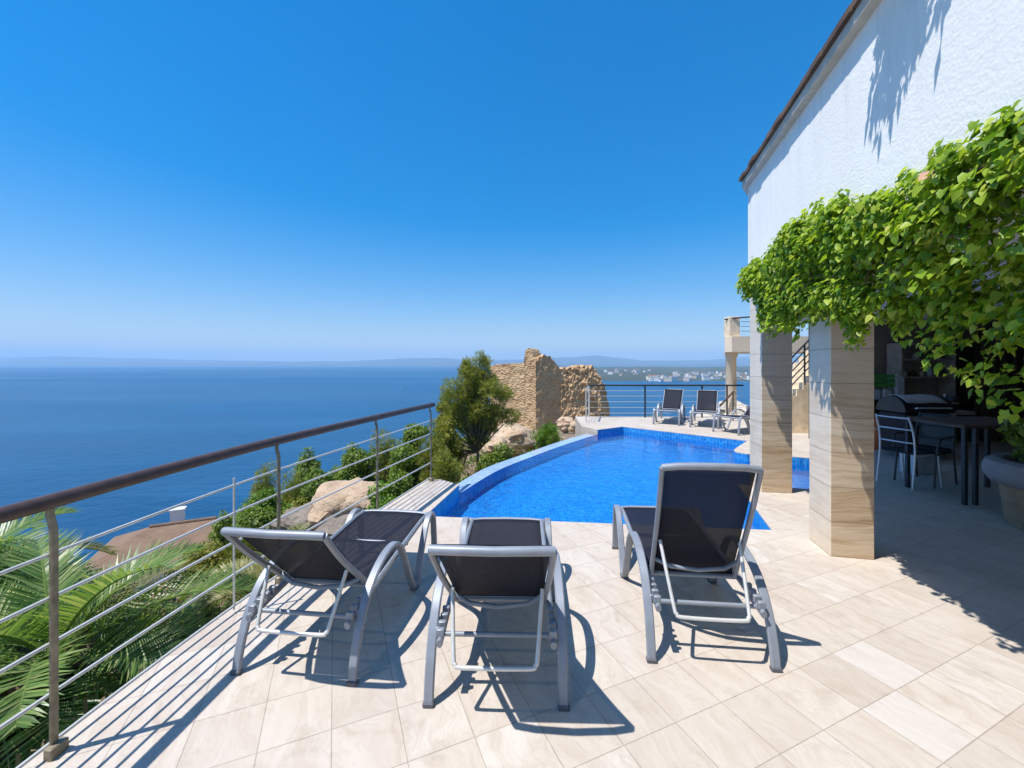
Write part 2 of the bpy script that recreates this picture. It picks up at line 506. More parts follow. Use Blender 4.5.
    def build(self, name, mat, parent=None, smooth=False, loc=None):
        me = bpy.data.meshes.new(name)
        me.from_pydata(self.v, [], self.f)
        me.update()
        if smooth:
            me.shade_smooth()
            if smooth != 'full':
                me.set_sharp_from_angle(angle=R(40))
        if mat is not None:
            me.materials.append(mat)
        o = bpy.data.objects.new(name, me)
        COL.objects.link(o)
        if parent is not None:
            o.parent = parent
        if loc is not None:
            o.location = loc
        return o


def tag(o, label=None, cat=None, group=None, kind=None):
    if label:
        o['label'] = label
    if cat:
        o['category'] = cat
    if group:
        o['group'] = group
    if kind:
        o['kind'] = kind
    return o


def thing(name, label, cat, loc=(0, 0, 0), rz=0.0, group=None):
    o = bpy.data.objects.new(name, None)
    COL.objects.link(o)
    o.empty_display_size = 0.1
    o.location = loc
    o.rotation_euler = (0, 0, rz)
    return tag(o, label, cat, group)


def dup(o, parent=None):
    c = o.copy()
    COL.objects.link(c)
    c.parent = parent
    for ch in [k for k in COL.objects if k.parent == o]:
        dup(ch, c)
    return c


def smooth_path(pts, n=6):
    """Catmull-Rom through pts"""
    pts = [Vector(p) for p in pts]
    out = []
    for i in range(len(pts) - 1):
        p0 = pts[max(i - 1, 0)]
        p1, p2 = pts[i], pts[i + 1]
        p3 = pts[min(i + 2, len(pts) - 1)]
        for k in range(n):
            t = k / n
            out.append(0.5 * ((2 * p1) + (p2 - p0) * t + (2 * p0 - 5 * p1 + 4 * p2 - p3) * t * t + (3 * p1 - p0 - 3 * p2 + p3) * t ** 3))
    out.append(pts[-1])
    return out


# ------------------------------------------------------------------ terrace and pool
RAIL = smooth_path([(-2.20, -3.0, 0), (-2.12, -0.5, 0), (-2.03, 1.6, 0), (-1.87, 3.05, 0), (-1.57, 4.46, 0), (-1.19, 6.05, 0)], 10)
edge = [(p.x - 0.05, p.y) for p in RAIL]
rim_in = smooth_path([(-0.735, 5.86, 0), (-0.24, 7.12, 0), (0.46, 8.28, 0), (1.17, 9.35, 0), (2.13, 10.66, 0)], 8)
rim_out = smooth_path([(-0.98, 5.98, 0), (-0.48, 7.36, 0), (0.25, 8.53, 0), (1.03, 9.75, 0), (1.97, 11.0, 0)], 8)
A, B = (-0.973, 4.64), (2.66, 4.25)
tip = [(4.75, 7.78), (4.45, 7.86), (4.33, 8.02), (4.38, 8.2), (4.55, 8.42)]
inner = [(2.21, 10.72), (3.02, 11.28), (5.22, 9.2)] + tip[::-1] + [(5.45, 7.5), (5.75, 7.25), (4.5, 5.52), (3.19, 5.88), B, A, (-0.745, 5.85)]
deck_loop = edge + [(-1.06, 6.12)] + inner[::-1] + [(1.9, 11.35), (2.05, 13.45), (15, 13.45), (15, -3.0)]
mb = MB().poly(deck_loop, 0.0)
mb.skirt(edge + [(-1.06, 6.12), inner[-1]], -1.2, 0.0, False)
mb.skirt([inner[0], (1.9, 11.35), (2.05, 13.45), (15, 13.45), (15, -3.0), edge[0]], -1.2, 0.0, False)
tag(mb.build('terrace_floor', M['tiles']), kind='structure')

pool_loop = [(p.x, p.y) for p in rim_in] + inner
mb = MB().poly(pool_loop, -0.33)
mb.skirt(inner, -0.33, -0.012, False)
mb.skirt([inner[-1]] + [(p.x, p.y) for p in rim_in] + [inner[0]], -0.33, -0.125, False)
tag(mb.build('pool_basin', M['pooltile']), kind='structure')
mb = MB().skirt(inner, -0.012, 0.0, False)
tag(mb.build('pool_coping', M['tiles']), kind='structure')
tag(MB().poly(pool_loop, -0.13).build('pool_water', M['water']), kind='structure')
mb = MB()
n = len(rim_in)
for i in range(n - 1):
    a, b, c, d = rim_in[i], rim_in[i + 1], rim_out[i + 1], rim_out[i]
    mb.add([(a.x, a.y, -0.125), (b.x, b.y, -0.125), (c.x, c.y, -0.15), (d.x, d.y, -0.15)], [(0, 1, 2, 3)])
mb.skirt([(p.x, p.y) for p in rim_out], -1.6, -0.15, False)
tag(mb.build('pool_rim', M['rimtile']), kind='structure')

# ------------------------------------------------------------------ terrain
L = [(-2.3, -30), (-2.2, 0), (-1.9, 3), (-1.3, 6.1), (-1.1, 6.3), (-0.7, 7.6), (0.05, 8.8), (1.0, 10.2), (1.9, 11.5), (2.0, 14), (0.5, 22), (-1.5, 28), (-1, 33)]
Rr = [(8.0, 33), (8.0, 28), (7.0, 20), (7.0, 15), (17, 14), (17, -30)]
TOP = np.array(L + Rr)
DECK = np.array(deck_loop)


def inside(poly, x, y):
    c = np.zeros(x.shape, bool)
    n = len(poly)
    j = n - 1
    for i in range(n):
        xi, yi = poly[i]
        xj, yj = poly[j]
        k = ((yi > y) != (yj > y)) & (x < (xj - xi) * (y - yi) / (yj - yi + 1e-12) + xi)
        c ^= k
        j = i
    return c


def edist(poly, x, y):
    best = np.full(x.shape, 1e9)
    yy = np.zeros(x.shape)
    n = len(poly)
    for i in range(n):
        a = poly[i]
        b = poly[(i + 1) % n]
        ab = b - a
        t = np.clip(((x - a[0]) * ab[0] + (y - a[1]) * ab[1]) / (ab @ ab), 0, 1)
        px, py = a[0] + t * ab[0], a[1] + t * ab[1]
        d = np.hypot(x - px, y - py)
        k = d < best
        best = np.where(k, d, best)
        yy = np.where(k, py, yy)
    return best, yy


def ground_z(x, y):
    x = np.atleast_1d(np.asarray(x, float))
    y = np.atleast_1d(np.asarray(y, float))
    ins = inside(TOP, x, y)
    d, yn = edist(TOP, x, y)
    top = np.interp(yn, [-30, 5, 7, 12, 14, 20, 30, 33], [-0.3, -0.35, -0.75, -0.95, -1.0, -1.7, -3.0, -3.4])
    topi = np.interp(y, [-30, 5, 7, 12, 14, 20, 30, 33], [-0.3, -0.35, -0.75, -0.95, -1.0, -1.7, -3.0, -3.4])
    slope = 0.42 * d + 0.10 * np.maximum(d - 12, 0) + 0.2 * np.maximum(d - 40, 0)
    z = np.where(ins, topi, top - slope)
    dk = inside(DECK, x, y) | inside(np.array(pool_loop), x, y)
    nz = np.array([mnoise.fractal(Vector((a * 0.22, b * 0.22, 3.0)), 1.0, 2.0, 4) for a, b in zip(x.ravel(), y.ravel())]).reshape(x.shape)
    amp = np.clip((np.where(ins, 0.6, d + 0.35)) * 0.22, 0.05, 1.3)
    z = z + nz * amp
    z = np.where(dk, -2.6, z)
    return np.maximum(z, -50.0)


def gz(x, y):
    return float(ground_z([x], [y])[0])


def gaxis(segs):
    out = []
    for a, b, s in segs:
        out += list(np.arange(a, b, s))
    return np.array(out)


xs = gaxis([(-170, -40, 5), (-40, -14, 1.2), (-14, 10, 0.4), (10, 60, 3), (60, 131, 10)])
ys = gaxis([(-60, -4, 5), (-4, 16, 0.4), (16, 40, 0.8), (40, 80, 3), (80, 181, 8)])
gx, gy = np.meshgrid(xs, ys)
gzv = ground_z(gx.ravel(), gy.ravel())
nx, ny = len(xs), len(ys)
mb = MB()
mb.v = list(zip(gx.ravel().tolist(), gy.ravel().tolist(), gzv.tolist()))
mb.f = [(j * nx + i, j * nx + i + 1, (j + 1) * nx + i + 1, (j + 1) * nx + i) for j in range(ny - 1) for i in range(nx - 1)]
tag(mb.build('hillside_terrain', M['ground'], smooth='full'), kind='structure')

SEA = -45.0
S_ = 30000.0
tag(MB().add([(-S_, -S_ * 0.3, SEA), (S_, -S_ * 0.3, SEA), (S_, S_, SEA), (-S_, S_, SEA)], [(0, 1, 2, 3)]).build('sea', M['sea']), kind='structure')


# far hills: a ridge seen between pixel columns, its skyline given by rows at a distance, with a shoreline in front
def hills(name, d0, d1, skyline, seed, pw=1.6):
    mb = MB()
    px = np.linspace(skyline[0][0], skyline[-1][0], 150)
    row = np.interp(px, [s[0] for s in skyline], [s[1] for s in skyline])
    rows = 10
    for j in range(rows):
        t = j / (rows - 1)
        d = d0 + (d1 - d0) * t
        for i, (x, y) in enumerate(zip(px, row)):
            ztop = H + (HY - y) / F * d1
            nz = mnoise.fractal(Vector((x * 0.03 + seed, t * 3, seed)), 1.0, 2.0, 5)
            z = SEA - 1 + (ztop - SEA + 1) * (t ** pw) + nz * 0.10 * (ztop - SEA) * (0.05 + t)
            mb.v.append(((x - 512) / F * d, d, z))
    m = len(px)
    for j in range(rows - 1):
        for i in range(m - 1):
            mb.f.append((j * m + i, j * m + i + 1, (j + 1) * m + i + 1, (j + 1) * m + i))
    # far side, so the ridge is a closed hill from other places
    b = len(mb.v)
    for i, x in enumerate(px):
        mb.v.append(((x - 512) / F * (d1 * 1.15), d1 * 1.15, SEA - 3))
    for i in range(m - 1):
        mb.f.append(((rows - 1) * m + i, (rows - 1) * m + i + 1, b + i + 1, b + i))
    return tag(mb.build(name, M['hill'], smooth='full'), kind='structure')


hills('far_hills', 9800, 13500, [(-500, 352), (-250, 356), (0, 357.5), (60, 356.5), (120, 358), (200, 360), (300, 361.5), (350, 361), (400, 358.5), (440, 358), (480, 361), (560, 362), (700, 360)], 1.0)
hills('mountains', 9000, 14500, [(440, 363), (500, 360), (540, 358.5), (575, 357), (600, 355.5), (625, 358.5), (655, 362), (690, 361.5), (715, 359), (745, 357), (800, 356), (900, 352), (1100, 354), (1500, 350)], 5.0)
hills('coast_hills', 1040, 4200, [(505, 366), (560, 366.5), (600, 367), (650, 366.5), (700, 367), (760, 366), (900, 362), (1300, 360)], 9.0, 0.8)

# ------------------------------------------------------------------ railing along the terrace edge
RZ = 1.10


def rail_at(y):
    for a, b in zip(RAIL[:-1], RAIL[1:]):
        if a.y <= y <= b.y:
            t = (y - a.y) / (b.y - a.y)
            return a.lerp(b, t)
    return RAIL[-1].copy()


rl = thing('cable_railing', 'brown handrail and thin steel rods on posts along the left edge of the terrace', 'railing', (-2.0, 1.8, 0))


def rel(o, root):
    """keep world coordinates under a thing that has been moved"""
    o.matrix_parent_inverse = Matrix.Translation(root.location).inverted()
    return o


def part(mb, name, mat, root, smooth=True):
    return rel(mb.build(name, mat, root, smooth), root)


top = [Vector((p.x, p.y, RZ)) for p in RAIL]
top.append(top[-1] + Vector((0.03, 0.07, 0)))
part(MB().tube(top, 0.033, 14), 'handrail', M['handrail'], rl)
for z in (0.87, 0.68, 0.48, 0.26, 0.045):
    part(MB().tube([Vector((p.x, p.y, z)) for p in RAIL], 0.0085, 8), 'rod', M['steel'], rl)
for y in (-2.2, -0.2, 1.81, 3.24, 4.65, 6.03):
    p = rail_at(y)
    q = rail_at(min(y + 0.05, 6.05)) - rail_at(min(y + 0.05, 6.05) - Vector((0, 0.1, 0)).y * 0 if False else y - 0.05)
    ang = math.atan2(q.y, q.x)
    m = Matrix.Translation(p) @ Matrix.Rotation(ang, 4, 'Z')
    mb = MB()
    # flat bar, leaning in slightly below the handrail
    pts = [m @ Vector((0, -0.018, -0.16)), m @ Vector((0, -0.018, 0.92)), m @ Vector((0, -0.015, 0.99)), m @ Vector((0, 0.0, 1.04)), m @ Vector((0, 0.0, RZ - 0.03))]
    side = (m.to_3x3() @ Vector((1, 0, 0))).normalized()
    mb.ribbon(pts, 0.030, 0.016, side)
    po = part(mb, 'post', M['post'], rl)
    mb = MB().bbox((-0.035, -0.05, 0.0), (0.035, -0.01, 0.05), 0.004, m)
    mb.bbox((-0.05, 0.012, -0.14), (0.05, 0.022, -0.01), 0.003, m)
    mb.build('mounting_plate', M['post'], po, True)
for y in (0.8, 2.84):
    p = rail_at(y)
    part(MB().tube([p + Vector((0, 0, 0.02)), p + Vector((0, 0, 0.92))], 0.007, 8), 'rod_spacer', M['steel'], rl)

# ------------------------------------------------------------------ railing at the far end of the pool terrace
FR = 13.2
x0 = (589 - 512) / F * FR
fr = thing('cable_railing', 'dark thin wire railing at the far end of the pool, behind two loungers', 'railing', (x0, FR, 0))
x1 = 7.35
part(MB().tube([(x0, FR, 1.02), (x1, FR, 1.02)], 0.028, 10), 'handrail', M['darkmetal'], fr)
for z in (0.85, 0.68, 0.50, 0.32, 0.14):
    part(MB().tube([(x0, FR, z), (x1, FR, z)], 0.006, 6), 'rod', M['steel'], fr)
for px in (589, 645, 702, 727):
    x = (px - 512) / F * FR
    part(MB().bbox((x - 0.024, FR - 0.012, 0), (x + 0.024, FR + 0.012, 1.0), 0.004), 'post', M['steel'] if px == 589 else M['darkmetal'], fr)
# return of the railing towards the infinity edge
r2 = thing('cable_railing', 'short pale railing section standing in front of the ruin at the pool corner', 'railing', (x0, 12.0, 0))
xa, ya = 1.98, 11.45
for z in (0.85, 0.6, 0.35, 0.14):
    part(MB().tube([(x0 - 0.02, FR - 0.06, z), (2.16, 12.1, z)], 0.006, 6), 'rod', M['steel'], r2)
part(MB().tube([(x0 - 0.02, FR - 0.06, 0.98), (2.16, 12.1, 0.98)], 0.02, 8), 'handrail', M['steel'], r2)
part(MB().tube([(2.16, 12.1, 0), (2.16, 12.1, 0.99)], 0.018, 8), 'post', M['steel'], r2)
# stair handrail going down from the terrace
sh = thing('stair_handrail', 'sloping dark handrail beside the right-hand far lounger', 'handrail', (6.6, 12.2, 0))
part(MB().tube([at(734, 391, 12.4), at(718, 408, 12.4)], 0.03, 8), 'handrail', M['handrail'], sh)
for px, py in ((733, 391), (719, 407)):
    t_ = at(px, py, 12.4)
    part(MB().tube([t_, (t_.x, t_.y, 0)], 0.018, 8), 'post', M['darkmetal'], sh)


# ------------------------------------------------------------------ sun loungers
def legbar(x):
    pts = [(0, 0.0, 0.0), (0, 0.025, 0.12), (0, 0.085, 0.27), (0, 0.19, 0.405), (0, 0.34, 0.485), (0, 0.48, 0.51), (0, 0.585, 0.495), (0, 0.66, 0.44), (0, 0.73, 0.345), (0, 0.81, 0.20), (0, 0.885, 0.07), (0, 0.93, 0.018), (0, 0.975, 0.018), (0, 1.02, 0.07), (0, 1.11, 0.22), (0, 1.20, 0.345), (0, 1.275, 0.41), (0, 1.35, 0.425), (0, 1.405, 0.385), (0, 1.435, 0.26), (0, 1.46, 0.0)]
    return [Vector((x, p[1], p[2])) for p in smooth_path(pts, 4)]


def make_lounger(back_deg, prop_y, prop_z, LB=0.83):
    root = thing('sun_lounger', None, 'sun lounger', group='sun loungers around the pool')
    for sx in (-1, 1):
        lg = MB().ribbon(legbar(sx * 0.335), 0.050, 0.026).build('leg_frame', M['alu'], root, True)
        for y, hw in ((0.0, 0.018), (0.955, 0.03), (1.46, 0.018)):
            MB().bbox((sx * 0.335 - 0.028, y - hw, 0.0), (sx * 0.335 + 0.028, y + hw, 0.022), 0.005).build('foot_cap', M['rubber'], lg)
    rail = [(0.03, 0.285), (0.35, 0.325), (0.8, 0.365), (1.25, 0.395), (1.40, 0.39)]
    for sx in (-1, 1):
        MB().ribbon([Vector((sx * 0.288, y, z)) for y, z in rail], 0.03, 0.042).build('side_rail', M['alu'], root, True)
        mb = MB()
        for k in range(4):
            mb.bbox((sx * 0.288 - 0.02, 0.05 + 0.055 * k, 0.305 + 0.006 * k), (sx * 0.288 + 0.02, 0.075 + 0.055 * k, 0.345 + 0.006 * k), 0.004)
        mb.bbox((min(sx * 0.30, sx * 0.325), 0.10, 0.275), (max(sx * 0.30, sx * 0.325), 0.2, 0.325), 0.004)
        mb.build('notch_bracket', M['alu'], root, True)
    MB().tube([(-0.29, 0.11, 0.287), (0.29, 0.11, 0.287)], 0.013, 10).build('crossbar', M['alu'], root, True)
    MB().tube([(-0.29, 0.93, 0.345), (0.29, 0.93, 0.345)], 0.014, 10).build('crossbar', M['alu'], root, True)
    # front bar and seat sling
    MB().tube([(-0.305, 1.40, 0.39), (-0.2, 1.418, 0.394), (0, 1.425, 0.396), (0.2, 1.418, 0.394), (0.305, 1.40, 0.39)], 0.019, 10).build('front_bar', M['alu'], root, True)
    mb = MB()
    ns, nt = 8, 12
    for j in range(nt + 1):
        t = j / nt
        y = 0.36 + (1.415 - 0.36) * t
        z0 = 0.335 + (0.405 - 0.335) * t
        for i in range(ns + 1):
            u = -1 + 2 * i / ns
            mb.v.append((u * 0.278, y, z0 - 0.018 * (1 - u * u) * math.sin(PI * min(1, t * 1.0))))
    for j in range(nt):
        for i in range(ns):
            a = j * (ns + 1) + i
            mb.f.append((a, a + 1, a + ns + 2, a + ns + 1))
    so = mb.build('seat', M['sling'], root, 'full')
    md = so.modifiers.new('thick', 'SOLIDIFY')
    md.thickness = 0.003
    # backrest, hinged low between the side rails; local frame: x across, y up along the back
    a = R(back_deg)
    up = Vector((0, -math.cos(a), math.sin(a)))
    nb = Vector((0, -math.sin(a), -math.cos(a)))      # behind the back
    h0 = Vector((0, 0.35, 0.335))

    def bp(x, s, n=0.0):
        return h0 + Vector((x, 0, 0)) + up * s + nb * n
    mb = MB()
    for sx in (-1, 1):
        mb.ribbon([bp(sx * (0.258 + 0.012 * s), s * LB, 0.05 * math.sin(s * 2.4) ** 2 * 0.4) for s in np.linspace(0, 1, 8)], 0.026, 0.034, Vector((1, 0, 0)))
    mb.tube([bp(-0.27, LB, 0.01), bp(-0.18, LB + 0.018, 0.018), bp(0, LB + 0.026, 0.024), bp(0.18, LB + 0.018, 0.018), bp(0.27, LB, 0.01)], 0.021, 10)
    mb.tube([bp(-0.26, 0.0), bp(0.26, 0.0)], 0.014, 10)
    mb.tube([bp(-0.258, 0.13), bp(-0.16, 0.12, 0.05), bp(0, 0.115, 0.065), bp(0.16, 0.12, 0.05), bp(0.258, 0.13)], 0.013, 10)
    bo = mb.build('backrest', M['alu'], root, True)
    mb = MB()
    for j in range(11):
        t = j / 10
        for i in range(9):
            u = -1 + 2 * i / 8
            mb.v.append(bp(u * (0.246 + 0.012 * t), 0.01 + t * (LB - 0.012), 0.012 * (1 - u * u) * math.sin(PI * t) - 0.012))
    for j in range(10):
        for i in range(8):
            k = j * 9 + i
            mb.f.append((k, k + 1, k + 10, k + 9))
    fo = mb.build('backrest_fabric', M['sling'], bo, 'full')
    md = fo.modifiers.new('thick', 'SOLIDIFY')
    md.thickness = 0.003
    # U-shaped prop resting in the notches
    p0, p1 = bp(-0.235, 0.30, 0.02), bp(0.235, 0.30, 0.02)
    b0, b1 = Vector((-0.20, prop_y, prop_z)), Vector((0.20, prop_y, prop_z))
    path = [p0, p0.lerp(b0, 0.85), p0.lerp(b0, 0.96) + Vector((0.008, 0, 0)), b0 + Vector((0.045, 0, 0)), b1 - Vector((0.045, 0, 0)), p1.lerp(b1, 0.96) - Vector((0.008, 0, 0)), p1.lerp(b1, 0.85), p1]
    MB().tube(smooth_path(path, 4), 0.0105, 10).build('support_prop', M['steel'], root, True)
    return root


def place(o, rear_mid, ang, label):
    o.location = (rear_mid[0], rear_mid[1], 0.002)
    o.rotation_euler = (0, 0, R(ang))
    o['label'] = label


lg1 = make_lounger(46, -0.02, 0.26, 0.72)
place(lg1, (-1.18, 2.24), -6.5, 'reclined grey and black sun lounger standing beside the railing')
lg2 = make_lounger(43, -0.06, 0.235)
place(lg2, (-0.08, 2.055), -1.5, 'half reclined sun lounger in the middle of the near row, facing the pool')
lg3 = make_lounger(68, 0.0, 0.262)
place(lg3, (1.13, 2.335), -6, 'sun lounger with its backrest almost upright, nearest the pillar')
far = make_lounger(42, 0.0, 0.262)
place(far, (4.98, 12.85), 152, 'far sun lounger at the left, in front of the thin railing')
f2 = dup(far)
place(f2, (5.78, 12.3), 152, 'far sun lounger beside the sloping stair handrail')
f3 = dup(far)
place(f3, (6.52, 10.85), 118, 'far sun lounger half hidden behind the rear travertine pillar')

# ------------------------------------------------------------------ villa
WR = 0.2655


def wall_x(d):
    return 3.128 + (d - 5.5) * WR


ww = Vector((WR, 1, 0)).normalized()           # along the facade, away from the camera
wn = Vector((-ww.y, ww.x, 0))                  # outwards, to the terrace
villa = thing('villa', 'white stucco villa with flat tiled roof edge over a pillared patio', 'house', (3.5, 4.0, 0))
C0 = Vector((wall_x(5.5), 5.5, 0))
C1 = Vector((wall_x(-4.0), -4.0, 0))
ZB, ZT = 2.654, 4.05
th = 0.3
# facade wall, with a rounded far end
mb = MB()
far_pts = [(6.6, 9.6), (15.0, 9.6), (15.0, -4.0)]
outer = [(C0.x, C0.y), (C1.x, C1.y)] + far_pts[::-1]
mb.skirt(outer, ZB, ZT)
part(mb, 'upper_wall', M['stucco'], villa, False)
mb = MB().poly(outer, ZB + 0.001)
part(mb, 'soffit', M['soffit'], villa, False)
# roof: cream cornice and brown tile edge, slightly proud of the wall
ro = [Vector((C0.x, C0.y, 0)) + wn * 0.07 + ww * 0.004, Vector((C1.x, C1.y, 0)) + wn * 0.07]
ro2 = [(p.x, p.y) for p in ro] + far_pts[::-1]
mb = MB().poly(ro2, ZT + 0.07)
mb.poly(ro2, ZT - 0.012)
mb.skirt(ro2, ZT - 0.012, ZT + 0.07)
rf = part(mb, 'roof', M['fascia'], villa, False)
mb = MB()
n_t = 46
ln = (ro[1] - ro[0]).length
for i in range(n_t):
    s0 = i * ln / n_t
    a = ro[0] - ww * (s0 + 0.004)
    jj = random.Random(i).uniform(-0.012, 0.012)
    m = Matrix.Translation(a + wn * (0.035 + jj) + Vector((0, 0, ZT + 0.071 + abs(jj) * 0.4))) @ Matrix(((-ww.x, -wn.x, 0, 0), (-ww.y, -wn.y, 0, 0), (0, 0, 1, 0), (0, 0, 0, 1)))
    mb.bbox((0, 0, 0), (ln / n_t - 0.006, 0.5, 0.055), 0.008, m)
mb.build('tile_edge', M['rooftile'], rf, True)


def pillar(near, far_dir, wl, wf, name='pillar'):
    """near-left corner on the ground, direction of the left face, its length and the width of the front face"""
    u = Vector((far_dir[0], far_dir[1], 0)).normalized()
    v = Vector((u.y, -u.x, 0))
    m = Matrix(((v.x, u.x, 0, near[0]), (v.y, u.y, 0, near[1]), (0, 0, 1, 0), (0, 0, 0, 1)))
    mb = MB().bbox((0, 0, 0), (wf, wl, ZB - 0.002), 0.004, m)
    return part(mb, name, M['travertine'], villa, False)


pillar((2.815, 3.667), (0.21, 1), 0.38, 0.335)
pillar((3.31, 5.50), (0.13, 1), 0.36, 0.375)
# patio walls under the upper floor
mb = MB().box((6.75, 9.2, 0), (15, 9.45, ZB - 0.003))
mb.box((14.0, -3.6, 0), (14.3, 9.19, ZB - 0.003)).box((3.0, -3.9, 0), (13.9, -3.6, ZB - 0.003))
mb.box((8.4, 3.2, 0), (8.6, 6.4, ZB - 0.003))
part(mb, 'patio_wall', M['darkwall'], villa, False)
# dark door opening leaf with a brown curtain
dx = (952 - 512) / F * 9.0
dr = part(MB().bbox((dx, 9.12, 0), (dx + 0.62, 9.17, 2.2), 0.01), 'door', M['black'], villa)
MB().bbox((dx + 0.50, 9.08, 1.0), (dx + 0.53, 9.115, 1.14), 0.004).build('door_handle', M['steel'], dr)
mb = MB()
for k in range(9):
    x = dx + 0.75 + k * 0.11
    mb.tube([(x, 9.05 + 0.02 * (k % 2), 0.05), (x, 9.05 + 0.02 * (k % 2), 2.45)], 0.06, 8)
part(mb, 'curtain', M['darkwood'], villa)

# ------------------------------------------------------------------ patio things
# shelf rack with jars
sx0 = (898 - 512) / F * 8.9
rk = thing('shelf_rack', 'grey wooden wall shelves with jars at the back of the patio', 'shelf', (sx0, 8.95, 0))
for x in (sx0 - 0.02, sx0 + 1.10):
    part(MB().bbox((x, 8.8, 0), (x + 0.04, 9.15, 2.15), 0.005), 'upright', M['shelf'], rk)
for z in (2.1, 1.78, 1.40, 0.95):
    part(MB().bbox((sx0 + 0.021, 8.8, z), (sx0 + 1.099, 9.15, z + 0.03), 0.005), 'shelf', M['shelf'], rk)
part(MB().bbox((sx0 + 0.021, 9.155, 0.0), (sx0 + 1.099, 9.175, 2.12), 0.004), 'back_panel', M['shelf'], rk)
rr = random.Random(4)
for k, (fx, z) in enumerate([(0.1, 1.81), (0.42, 1.81), (0.62, 1.81), (0.88, 1.81), (0.15, 1.43), (0.36, 1.43), (0.55, 1.43), (0.72, 1.43), (0.95, 1.43)]):
    w, h = rr.uniform(0.045, 0.075), rr.uniform(0.10, 0.2)
    mb = MB().lathe([(w * 0.8, 0), (w, h * 0.15), (w, h * 0.7), (w * 0.55, h * 0.85), (w * 0.6, h)], 12, (sx0 + fx, 8.95, z + 0.001))
    jr = mb.build('jar', M[['rubbish', 'paleplastic', 'darkwood'][k % 3]], None, True)
    tag(jr, 'small %s jar standing on the %s wall shelf of the patio' % (['beige', 'pale', 'dark'][k % 3], 'upper' if z > 1.6 else 'lower'), 'jar', 'jars on the patio shelves')
# counter at the left with crate and canisters
cx = (868 - 512) / F * 8.6
ct = thing('patio_counter', 'black patio counter behind the front pillar', 'counter', (cx, 8.7, 0))
part(MB().bbox((cx - 0.3, 8.55, 0.9), (cx + 0.72, 9.1, 0.96), 0.01), 'worktop', M['black'], ct)
part(MB().bbox((cx + 0.1, 8.66, 0.5), (cx + 0.70, 9.08, 0.895), 0.01), 'cabinet', M['blackcloth'], ct)
for x in (cx - 0.28, cx + 0.66):
    part(MB().bbox((x, 8.58, 0), (x + 0.05, 8.63, 0.895), 0.006), 'leg', M['black'], ct)
gx_ = at(884, 392, 8.6)
cr = thing('green_crate', 'green plastic crate on the black patio counter', 'crate', (gx_.x, 8.72, 1.24))
mb = MB()
for z in (0.0, 0.09, 0.18):
    for yy in (-0.13, 0.12):
        mb.bbox((-0.26, yy, z), (0.22, yy + 0.012, z + 0.06), 0.003)
    for xx in (-0.26, 0.208):
        mb.bbox((xx, -0.117, z), (xx + 0.012, 0.119, z + 0.06), 0.003)
mb.bbox((-0.26, -0.13, -0.02), (0.22, 0.132, -0.002), 0.003)
mb.build('crate_body', M['green'], cr)
mb = MB()
for xx in (-0.255, 0.2):
    for yy in (-0.128, 0.114):
        mb.bbox((xx, yy, -0.018), (xx + 0.015, yy + 0.015, 0.245), 0.003)
mb.build('crate_corner', M['green'], cr)
for k, (dx_, lab) in enumerate([(-0.14, 'pale plastic canister under the green crate, the left one'), (0.10, 'pale plastic canister under the green crate, the right one'), (0.36, 'pale tall canister standing to the right of the green crate')]):
    hh = 0.255 if k < 2 else 0.52
    c = thing('canister', lab, 'canister', (gx_.x + dx_, 8.72, 0.962), 0, 'pale canisters on the patio counter')
    MB().bbox((-0.1, -0.11, 0), (0.1, 0.11, hh - 0.03), 0.03).build('canister_body', M['paleplastic'], c, True)
    MB().lathe([(0.03, hh - 0.029), (0.03, hh - 0.01), (0.02, hh)], 10).build('cap', M['white'], c, True)
# orange pot on the floor
px_ = at(879, 446, 8.3)
pt = thing('orange_bucket', 'orange plastic bucket on the patio floor behind the pale chair', 'bucket', (px_.x, 8.3, 0))
MB().lathe([(0.17, 0.002), (0.185, 0.1), (0.2, 0.45), (0.215, 0.56), (0.225, 0.58), (0.225, 0.61), (0.2, 0.61), (0.19, 0.5), (0.16, 0.05), (0.01, 0.04)], 20).build('bucket_body', M['orange'], pt, True)
MB().tube([(-0.22, 0, 0.58), (-0.2, -0.15, 0.42), (0, -0.24, 0.35), (0.2, -0.15, 0.42), (0.22, 0, 0.58)], 0.008, 6).build('bucket_handle', M['steel'], pt, True)
# gas grill under a black cover
g = at(925, 440, 7.4)
gr = thing('covered_grill', 'black domed barbecue grill with a side shelf at the back of the patio', 'grill', (g.x, 7.6, 0))
MB().bbox((-0.42, -0.28, 0.12), (0.42, 0.28, 0.82), 0.03).build('cabinet', M['blackcloth'], gr, True)
mb = MB()
for i in range(13):
    a = PI * i / 12
    for x in (-0.44, 0.44):
        mb.v.append((x, -0.30 * math.cos(a), 0.84 + 0.28 * math.sin(a)))
for i in range(12):
    mb.f.append((2 * i, 2 * i + 1, 2 * i + 3, 2 * i + 2))
mb.f += [tuple(range(0, 26, 2)), tuple(range(25, 0, -2)), (0, 24, 25, 1)]
lid = mb.build('lid', M['black'], gr, True)
MB().tube([(-0.3, -0.33, 0.92), (-0.3, -0.37, 0.93), (0.3, -0.37, 0.93), (0.3, -0.33, 0.92)], 0.012, 8).build('lid_handle', M['steel'], lid, True)
MB().bbox((0.43, -0.24, 0.80), (0.86, 0.24, 0.86), 0.01).build('side_shelf', M['shelf'], gr, True)
for x in (-0.3, 0.3):
    MB().lathe([(0.06, -0.02), (0.07, 0), (0.06, 0.02)], 12).build('wheel', M['rubber'], gr, True).matrix_local = Matrix.Translation((x, -0.2, 0.072)) @ Matrix.Rotation(PI / 2, 4, 'Y')
cl = MB()
